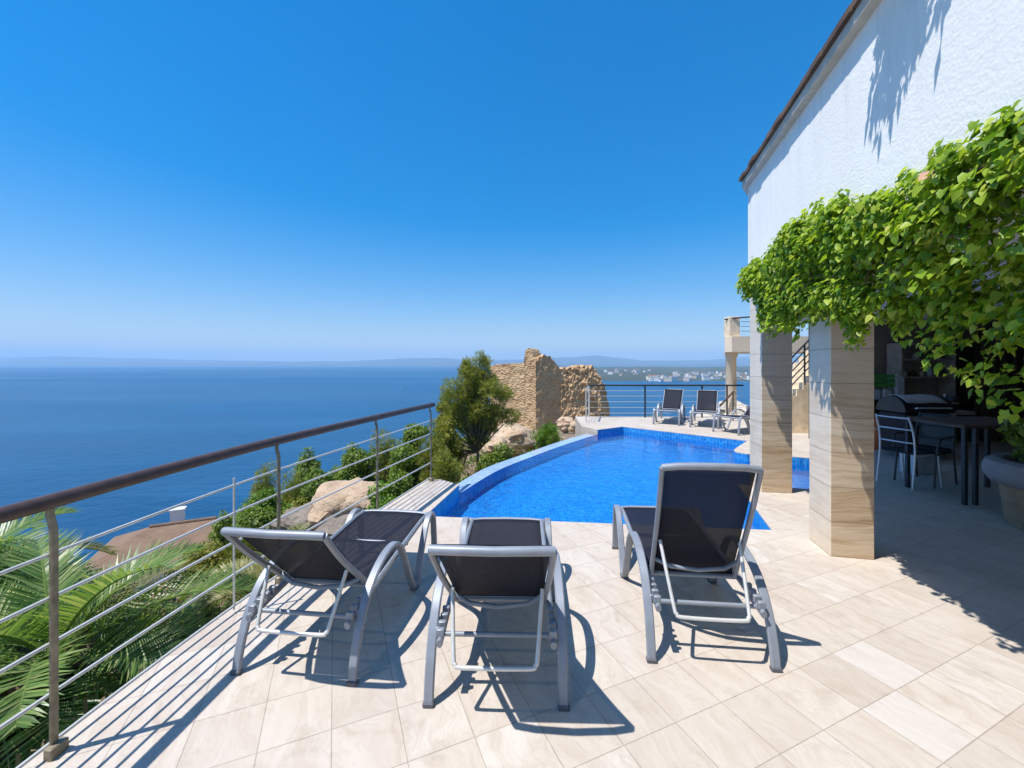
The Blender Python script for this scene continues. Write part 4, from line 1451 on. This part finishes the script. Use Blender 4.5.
# rocks ----------------------------------------------------------------------------------
def rock(name, label, c, rad, mat, seed, rough=0.35, rz=0.0):
    import bmesh
    bm = bmesh.new()
    bmesh.ops.create_icosphere(bm, subdivisions=4, radius=1.0)
    for v in bm.verts:
        p = v.co.copy()
        q = p + Vector((seed * 3.1, seed, 0))
        n1 = mnoise.fractal(q * 1.1, 1.0, 2.0, 5)
        cr_ = abs(mnoise.noise(q * 2.3))
        v.co = p * (1 + rough * n1 - 0.25 * rough * cr_)
        v.co = Vector((v.co.x * rad[0], v.co.y * rad[1], v.co.z * rad[2]))
    me = bpy.data.meshes.new(name)
    bm.to_mesh(me)
    bm.free()
    me.shade_smooth()
    me.set_sharp_from_angle(angle=R(35))
    me.materials.append(mat)
    o = bpy.data.objects.new(name, me)
    COL.objects.link(o)
    o.location = c
    o.rotation_euler = (0, 0, rz)
    return tag(o, label, 'rock', 'rocks on the slope')


c = at(350, 508, 9.3)
rock('rock', 'big ochre rock showing between the railing posts', c, (0.95, 1.1, 0.66), M['rock'], 2, 0.28)
c = at(392, 508, 8.3)
rock('rock', 'ochre rock face right beside the terrace edge', c, (0.45, 0.6, 0.5), M['rock'], 5)
c = at(306, 517, 8.9)
rock('rock', 'flat grey rock left of the big ochre rock', c, (0.62, 0.6, 0.24), M['greyrock'], 3, 0.25)
c = at(345, 532, 7.6)
rock('rock', 'low brown rock under the flat grey rock', c, (0.5, 0.5, 0.25), M['greyrock'], 9, 0.3)
for i, (px, py, d, r, mt, lab) in enumerate([
        (577, 426, 17, 0.3, 'rock', 'ochre rock at the foot of the ruin near the pool corner'),
        (566, 422, 21, 0.5, 'rock', 'sandy rubble boulder against the dark ruin wall'),
        (512, 436, 17, 0.85, 'rock', 'ochre rock on the bank under the ruin'),
        (500, 447, 14, 0.5, 'rock', 'ochre rock on the bank right of the olive tree'),
        (588, 428, 14.6, 0.3, 'rock', 'small sandy rock by the end of the infinity edge'),
        (700, 420, 15.5, 0.35, 'palerock', 'whitish rock left of the balcony column'),
        (716, 413, 15.8, 0.55, 'palerock', 'whitish rock in front of the balcony column'),
        (731, 409, 15.4, 0.6, 'palerock', 'large whitish rock right under the balcony column'),
        (743, 414, 14.8, 0.5, 'palerock', 'whitish rock next to the rear pillar')]):
    c = at(px, py, d)
    rock('rock', lab, (c.x, c.y, c.z - r * 0.2), (r, r, r * 0.75), M[mt], 20 + i, 0.4, i)

# ruin -----------------------------------------------------------------------------------
ruin = thing('ruined_tower', 'roofless ochre stone ruin with crumbling walls beyond the pool', 'ruin', (1.6, 28, -3.0))


def ruin_wall(name, a, b, da, db, prof, base_y, thick, seed, cols=46, rows=34, rub=0):
    """wall seen from pixel column a to b, at depths da, db; prof = skyline rows"""
    mb = MB()
    fr_, bk = [], []
    for i in range(cols + 1):
        px = a + (b - a) * i / cols
        # straight in plan
        p0 = Vector(((a - 512) / F * da, da))
        p1 = Vector(((b - 512) / F * db, db))
        r = (px - 512) / F
        dv = p1 - p0
        t = (r * p0.y - p0.x) / (dv.x - r * dv.y)
        p = p0 + dv * t
        zt = H + (HY - np.interp(px, [q[0] for q in prof], [q[1] for q in prof])) / F * p.y
        zt += 0.10 * mnoise.noise(Vector((px * 1.6, seed, 2))) + (0.12 + 0.05 * rub) * mnoise.noise(Vector((px * 0.35, seed, 0))) + 0.04 * rub * mnoise.noise(Vector((px * 1.3, seed, 5)))
        zb = H + (HY - base_y) / F * p.y - 1.2
        nb = Vector((-dv.y, dv.x)).normalized()
        for j in range(rows + 1):
            f = j / rows
            z = zb + (zt - zb) * f
            q = Vector((p.x, p.y, z))
            dn = 0.05 * mnoise.fractal(q * 0.9 + Vector((seed, 0, 0)), 1.0, 2.0, 4) * (rub if rub else 1) + (0.05 if not rub else 0.10) * mnoise.noise(q * 3.5) + (0.0 if not rub else 0.10) * mnoise.noise(q * 8.0)
            mb.v.append((p.x - nb.x * dn, p.y - nb.y * dn, z))
        for j in range(rows + 1):
            f = j / rows
            z = zb + (zt - 0.05 - zb) * f
            mb.v.append((p.x + nb.x * thick, p.y + nb.y * thick, z))
    m = 2 * (rows + 1)
    for i in range(cols):
        for j in range(rows):
            a0 = i * m + j
            mb.f.append((a0, a0 + m, a0 + m + 1, a0 + 1))
            b0 = i * m + rows + 1 + j
            mb.f.append((b0 + 1, b0 + m + 1, b0 + m, b0))
        mb.f.append((i * m + rows, i * m + m + rows, i * m + m + 2 * rows + 1, i * m + 2 * rows + 1))
    for i in (0, cols):
        for j in range(rows):
            q = (i * m + j, i * m + j + 1, i * m + rows + 2 + j, i * m + rows + 1 + j)
            mb.f.append(q if i == 0 else q[::-1])
    return part(mb, name, M['ruin'], ruin, False)


ruin_wall('wall', 490, 536, 30.5, 27.5, [(490, 366), (497, 364.5), (524, 363.5), (525.5, 350), (528, 348.5), (531, 349), (533, 357), (536, 360)], 446, 0.9, 1.0, 60)
ruin_wall('wall', 535.6, 577, 27.5, 28.7, [(535, 361), (537, 364), (539, 357), (544, 355), (550, 356.5), (554, 361), (557, 365), (560, 369), (564, 368), (570, 371), (577, 372)], 440, 0.9, 3.0, 60)
ruin_wall('rubble_wall', 561, 601, 28.15, 28.6, [(561, 377), (565, 372), (568, 369), (572, 368), (578, 366), (585, 367), (592, 367), (597, 371), (601, 378)], 434, 1.8, 6.0, 70, 40, 3)
ruin_wall('rubble_wall', 600, 611, 28.6, 30.0, [(600, 381), (604, 384), (606, 392), (609, 410), (611, 424)], 436, 1.4, 8.0, 24, 40, 3)

# villa staircase and balcony, beyond the pool -----------------------------------------------
bal = thing('balcony', 'cream balcony on a round column with a curved metal railing', 'balcony', (7.2, 13.6, 0))
BD = 12.6
bx0 = (723 - 512) / F * BD
bl = [(bx0, 12.5), (bx0 + 0.12, 12.32), (bx0 + 4.2, 12.3), (bx0 + 4.2, 14.6), (bx0 + 1.3, 14.6), (bx0 + 0.62, 13.7)]
mb = MB().poly(bl, 2.52)
mb.poly(bl, 2.06)
mb.skirt(bl, 2.06, 2.52)
part(mb, 'slab', M['cream'], bal, False)
colx = (731 - 512) / F * 13.45
mb = MB().lathe([(0.21, 0.0), (0.21, 0.06), (0.165, 0.10), (0.155, 1.9), (0.20, 1.96), (0.20, 2.058)], 20, (colx, 13.45, 0.0))
part(mb, 'column', M['cream'], bal)
part(MB().bbox((bx0 + 0.10, 12.42, 2.523), (bx0 + 0.42, 12.74, 3.12), 0.01), 'parapet_pillar', M['creamstone'], bal, False)
rp = smooth_path([(bx0 + 0.05, 12.6, 3.05), (bx0 + 0.26, 12.40, 3.07), (bx0 + 0.9, 12.36, 3.12), (bx0 + 1.7, 12.36, 3.2)], 6)
part(MB().tube(rp, 0.022, 8), 'railing', M['darkmetal'], bal)
for z in (2.68, 2.82, 2.96):
    part(MB().tube([(bx0 + 0.43, 12.38, z), (bx0 + 1.7, 12.38, z)], 0.008, 6), 'railing_rod', M['darkmetal'], bal)
for x in (0.9, 1.4):
    part(MB().tube([(bx0 + x, 12.37, 2.523), (bx0 + x, 12.37, 3.13)], 0.013, 6), 'railing_post', M['darkmetal'], bal)
st = thing('outdoor_staircase', 'cream stone outdoor stairs with steel railing between the two pillars', 'staircase', (6.6, 10.2, 0))
mb = MB()
ns = 13
s0x = (784 - 512) / F * 10.2
for k in range(ns):
    x = s0x + k * 0.16
    mb.box((x, 10.2 + 0.002 * k, 0.0), (x + 0.16 if k < ns - 1 else x + 2.4, 11.3, 0.75 + 0.165 * k))
part(mb, 'steps', M['creamstone'], st, False)
a0, a1 = Vector((s0x, 10.22, 0.75)), Vector((s0x + ns * 0.16, 10.22, 0.75 + ns * 0.165))
for k in range(5):
    o_ = Vector((0, 0, 0.22 + 0.17 * k))
    part(MB().tube([a0 + o_, a1 + o_], 0.026 if k == 4 else 0.016, 8), 'stair_rail', M['darkmetal'], st)
for k in range(5):
    p = a0.lerp(a1, k / 4)
    part(MB().tube([p + Vector((0, 0, -0.1)), p + Vector((0, 0, 0.9))], 0.02, 8), 'rail_post', M['darkmetal'], st)

# house down the slope --------------------------------------------------------------------
hc = at(184, 541, 31)
hz = hc.z
ang = R(26)
hs = thing('hillside_house', 'white house with a broad brown tiled roof down the slope', 'house', (hc.x, hc.y, hz - 2.6), ang)
MB().box((-4.4, -3.0, -2.5), (4.4, 3.0, 2.45)).build('wall', M['white'], hs)
mb = MB()
ov = 0.7
e1 = [(-4.4 - ov, -3 - ov, 2.46), (4.4 + ov, -3 - ov, 2.46), (4.4 + ov, 3 + ov, 2.46), (-4.4 - ov, 3 + ov, 2.46)]
mb.add(e1 + [(-2.0, 0, 4.0), (2.0, 0, 4.0)], [(0, 1, 5, 4), (1, 2, 5), (2, 3, 4, 5), (3, 0, 4), (3, 2, 1, 0)])
hr = mb.build('roof', M['rooftile_red'], hs)
mb = MB().box((-1.0, 0.7, 3.0), (-0.2, 1.3, 4.7)).box((-1.08, 0.62, 4.70), (-0.12, 1.38, 4.82))
mb.build('chimney', M['white'], hr)
MB().tube([(-2.0, 0, 4.02), (2.0, 0, 4.02)], 0.12, 8).build('ridge_tile', M['rooftile_red'], hr)
MB().box((-5.12, -3.72, 2.36), (5.12, 3.72, 2.45)).build('eaves', M['fascia'], hs)
for wx in (-2.8, 0.2, 2.9):
    w = MB().box((wx - 0.6, -3.05, 0.7), (wx + 0.6, -3.002, 2.0)).build('window', M['glass'], hs)
    mb = MB()
    for a_, b_ in (((wx - 0.68, 0.62), (wx - 0.6, 2.08)), ((wx + 0.6, 0.62), (wx + 0.68, 2.08)), ((wx - 0.599, 2.0), (wx + 0.599, 2.08)), ((wx - 0.599, 0.62), (wx + 0.599, 0.7)), ((wx - 0.03, 0.701), (wx + 0.03, 1.999))):
        mb.box((a_[0], -3.09, a_[1]), (b_[0], -3.003, b_[1]))
    mb.build('frame', M['white'], w)
for wy in (-1.6, 0.8):
    w = MB().box((4.402, wy - 0.55, 0.6), (4.44, wy + 0.55, 2.05)).build('window', M['glass'], hs)
    mb = MB()
    for a_, b_ in (((wy - 0.65, 0.5), (wy - 0.55, 2.15)), ((wy + 0.55, 0.5), (wy + 0.65, 2.15)), ((wy - 0.549, 2.05), (wy + 0.549, 2.15)), ((wy - 0.04, 0.601), (wy + 0.04, 2.049))):
        mb.box((4.403, a_[0], a_[1]), (4.49, b_[0], b_[1]))
    mb.build('frame', M['white'], w)

# town on the far shore -----------------------------------------------------------------------
rg = np.random.default_rng(40)
towns = []


def hill_z(px, d, d0, d1):
    t = (d - d0) / (d1 - d0)
    ztop = H + (HY - 366.6) / F * d1
    return SEA - 1 + (ztop - SEA + 1) * max(t, 0) ** 0.8


def shore_house(px, d, w, dp, h, gable, label):
    x = (px - 512) / F * d
    z = max(hill_z(px, d, 1040, 4200), SEA) - 0.5
    root = thing('shore_building', label, 'building', (x, d, z), rg.uniform(-0.4, 0.4), 'white buildings of the town on the far shore')
    MB().box((-w / 2, -dp / 2, -8), (w / 2, dp / 2, h)).build('wall', M['white'] if rg.uniform() < 0.75 else M['cream'], root)
    mb = MB()
    q = h + 0.05
    if gable:
        mb.add([(-w / 2 - .5, -dp / 2 - .5, q), (w / 2 + .5, -dp / 2 - .5, q), (w / 2 + .5, dp / 2 + .5, q), (-w / 2 - .5, dp / 2 + .5, q), (-w / 2 - .5, 0, q + 2.2), (w / 2 + .5, 0, q + 2.2)],
               [(0, 1, 5, 4), (2, 3, 4, 5), (0, 4, 3), (1, 2, 5), (3, 2, 1, 0)])
        mb.build('roof', M['rooftile_red'], root)
    else:
        mb.box((-w / 2 - .3, -dp / 2 - .3, q), (w / 2 + .3, dp / 2 + .3, q + 0.6))
        mb.build('roof', M['fascia'], root)
    return root


spots = []
for k in range(30):
    spots.append((rg.uniform(649, 668), rg.uniform(1100, 1350)))
for k in range(52):
    spots.append((rg.uniform(668, 752), rg.uniform(1110, 1750)))
for k in range(16):
    spots.append((rg.uniform(600, 650), rg.uniform(1500, 2300)))
for k, (px, d) in enumerate(spots):
    lab = 'small white building of the distant town across the bay'
    shore_house(px, d, rg.uniform(9, 24), rg.uniform(8, 14), rg.uniform(5, 13), rg.uniform() < 0.5, lab)

# motor boat on the bay
bp_ = gp(404, 389, SEA)
bo = thing('motorboat', 'small white motorboat far out on the blue bay', 'boat', (bp_.x, bp_.y, SEA), R(20))
mb = MB()
secs = [(-3.2, 1.1, 0.9), (-1, 1.25, 0.95), (1.2, 1.1, 1.05), (2.6, 0.6, 1.2), (3.4, 0.02, 1.35)]
for x, w, hh in secs:
    mb.v += [(x, -w, hh), (x, -w * 0.7, 0.1), (x, 0, -0.25), (x, w * 0.7, 0.1), (x, w, hh)]
for i in range(4):
    for j in range(4):
        mb.f.append((i * 5 + j, i * 5 + j + 1, i * 5 + j + 6, i * 5 + j + 5))
    mb.f.append((i * 5, i * 5 + 5, i * 5 + 9, i * 5 + 4))
mb.f.append((0, 4, 3, 2, 1))
mb.build('hull', M['white'], bo)
MB().bbox((-1.0, -0.7, 1.0), (1.1, 0.7, 1.9), 0.2).build('cabin', M['glass'], bo)

# ------------------------------------------------------------------ haze
HAZE = True
if HAZE:
    mb = MB().box((-26000, -400, -55), (26000, 20000, 520))
    t = NT('sea_air')
    v = t.n('ShaderNodeVolumePrincipled', {'Color': (0.50, 0.75, 1.0), 'Density': 9.0e-5, 'Anisotropy': 0.0})
    t.set(t.out.inputs['Volume'], v.outputs[0])
    hzo = mb.build('haze', t.m)
    hzo.display_type = 'WIRE'
    tag(hzo, kind='stuff')

# ------------------------------------------------------------------ light, sky, camera
SX, SD = 0.42, 0.17                       # shadow of a point 1 m high
sun_dir = Vector((-SX, -SD, 1)).normalized()   # towards the sun
el = math.asin(sun_dir.z)
az = math.atan2(sun_dir.x, sun_dir.y)      # from +Y towards +X
sl = bpy.data.lights.new('sun', 'SUN')
sl.energy = 3.8
sl.angle = R(0.5)
sl.color = (1.0, 0.975, 0.945)
so = bpy.data.objects.new('sun', sl)
COL.objects.link(so)
so.rotation_euler = (-sun_dir).to_track_quat('-Z', 'Y').to_euler()

w = bpy.data.worlds.new('World')
scene.world = w
w.use_nodes = True
nt = w.node_tree
bg = nt.nodes['Background']
sky = nt.nodes.new('ShaderNodeTexSky')
sky.sky_type = 'NISHITA'
sky.sun_disc = False
sky.sun_elevation = el
sky.sun_rotation = az
sky.altitude = 0
sky.air_density = 1.25
sky.dust_density = 0.7
sky.ozone_density = 3.5
hs_ = nt.nodes.new('ShaderNodeHueSaturation')
hs_.inputs['Saturation'].default_value = 1.65
hs_.inputs['Value'].default_value = 0.92
def vm(op, a, b):
    nd = nt.nodes.new('ShaderNodeVectorMath')
    nd.operation = op
    for i, q in enumerate((a, b)):
        if isinstance(q, bpy.types.NodeSocket):
            nt.links.new(q, nd.inputs[i])
        else:
            nd.inputs[i].default_value = q
    return nd.outputs[0]


v_ = vm('MULTIPLY', sky.outputs[0], (0.12, 0.12, 0.12))
den = vm('ADD', vm('MULTIPLY', v_, (0.95, 0.85, 0.6)), (1, 1, 1))
v_ = vm('MULTIPLY', vm('DIVIDE', v_, den), (9.6, 10.0, 10.4))
nt.links.new(v_, hs_.inputs['Color'])
nt.links.new(hs_.outputs[0], bg.inputs['Color'])
bg.inputs['Strength'].default_value = 0.12

cd = bpy.data.cameras.new('camera')
cam = bpy.data.objects.new('camera', cd)
COL.objects.link(cam)
cam.location = (0, 0, H)
cam.rotation_euler = (PI / 2, 0, 0)
cd.sensor_width = 36.0
cd.lens = 36.0 * F / 1024
cd.shift_y = -20 / 1024
cd.clip_start = 0.05
cd.clip_end = 100000
scene.camera = cam

scene.view_settings.view_transform = 'Standard'
scene.view_settings.look = 'None'
scene.view_settings.exposure = 0.68
scene.view_settings.gamma = 1.0
scene.render.engine = 'CYCLES'
scene.cycles.use_denoising = True
scene.cycles.max_bounces = 10
scene.cycles.transparent_max_bounces = 24
scene.cycles.volume_bounces = 1
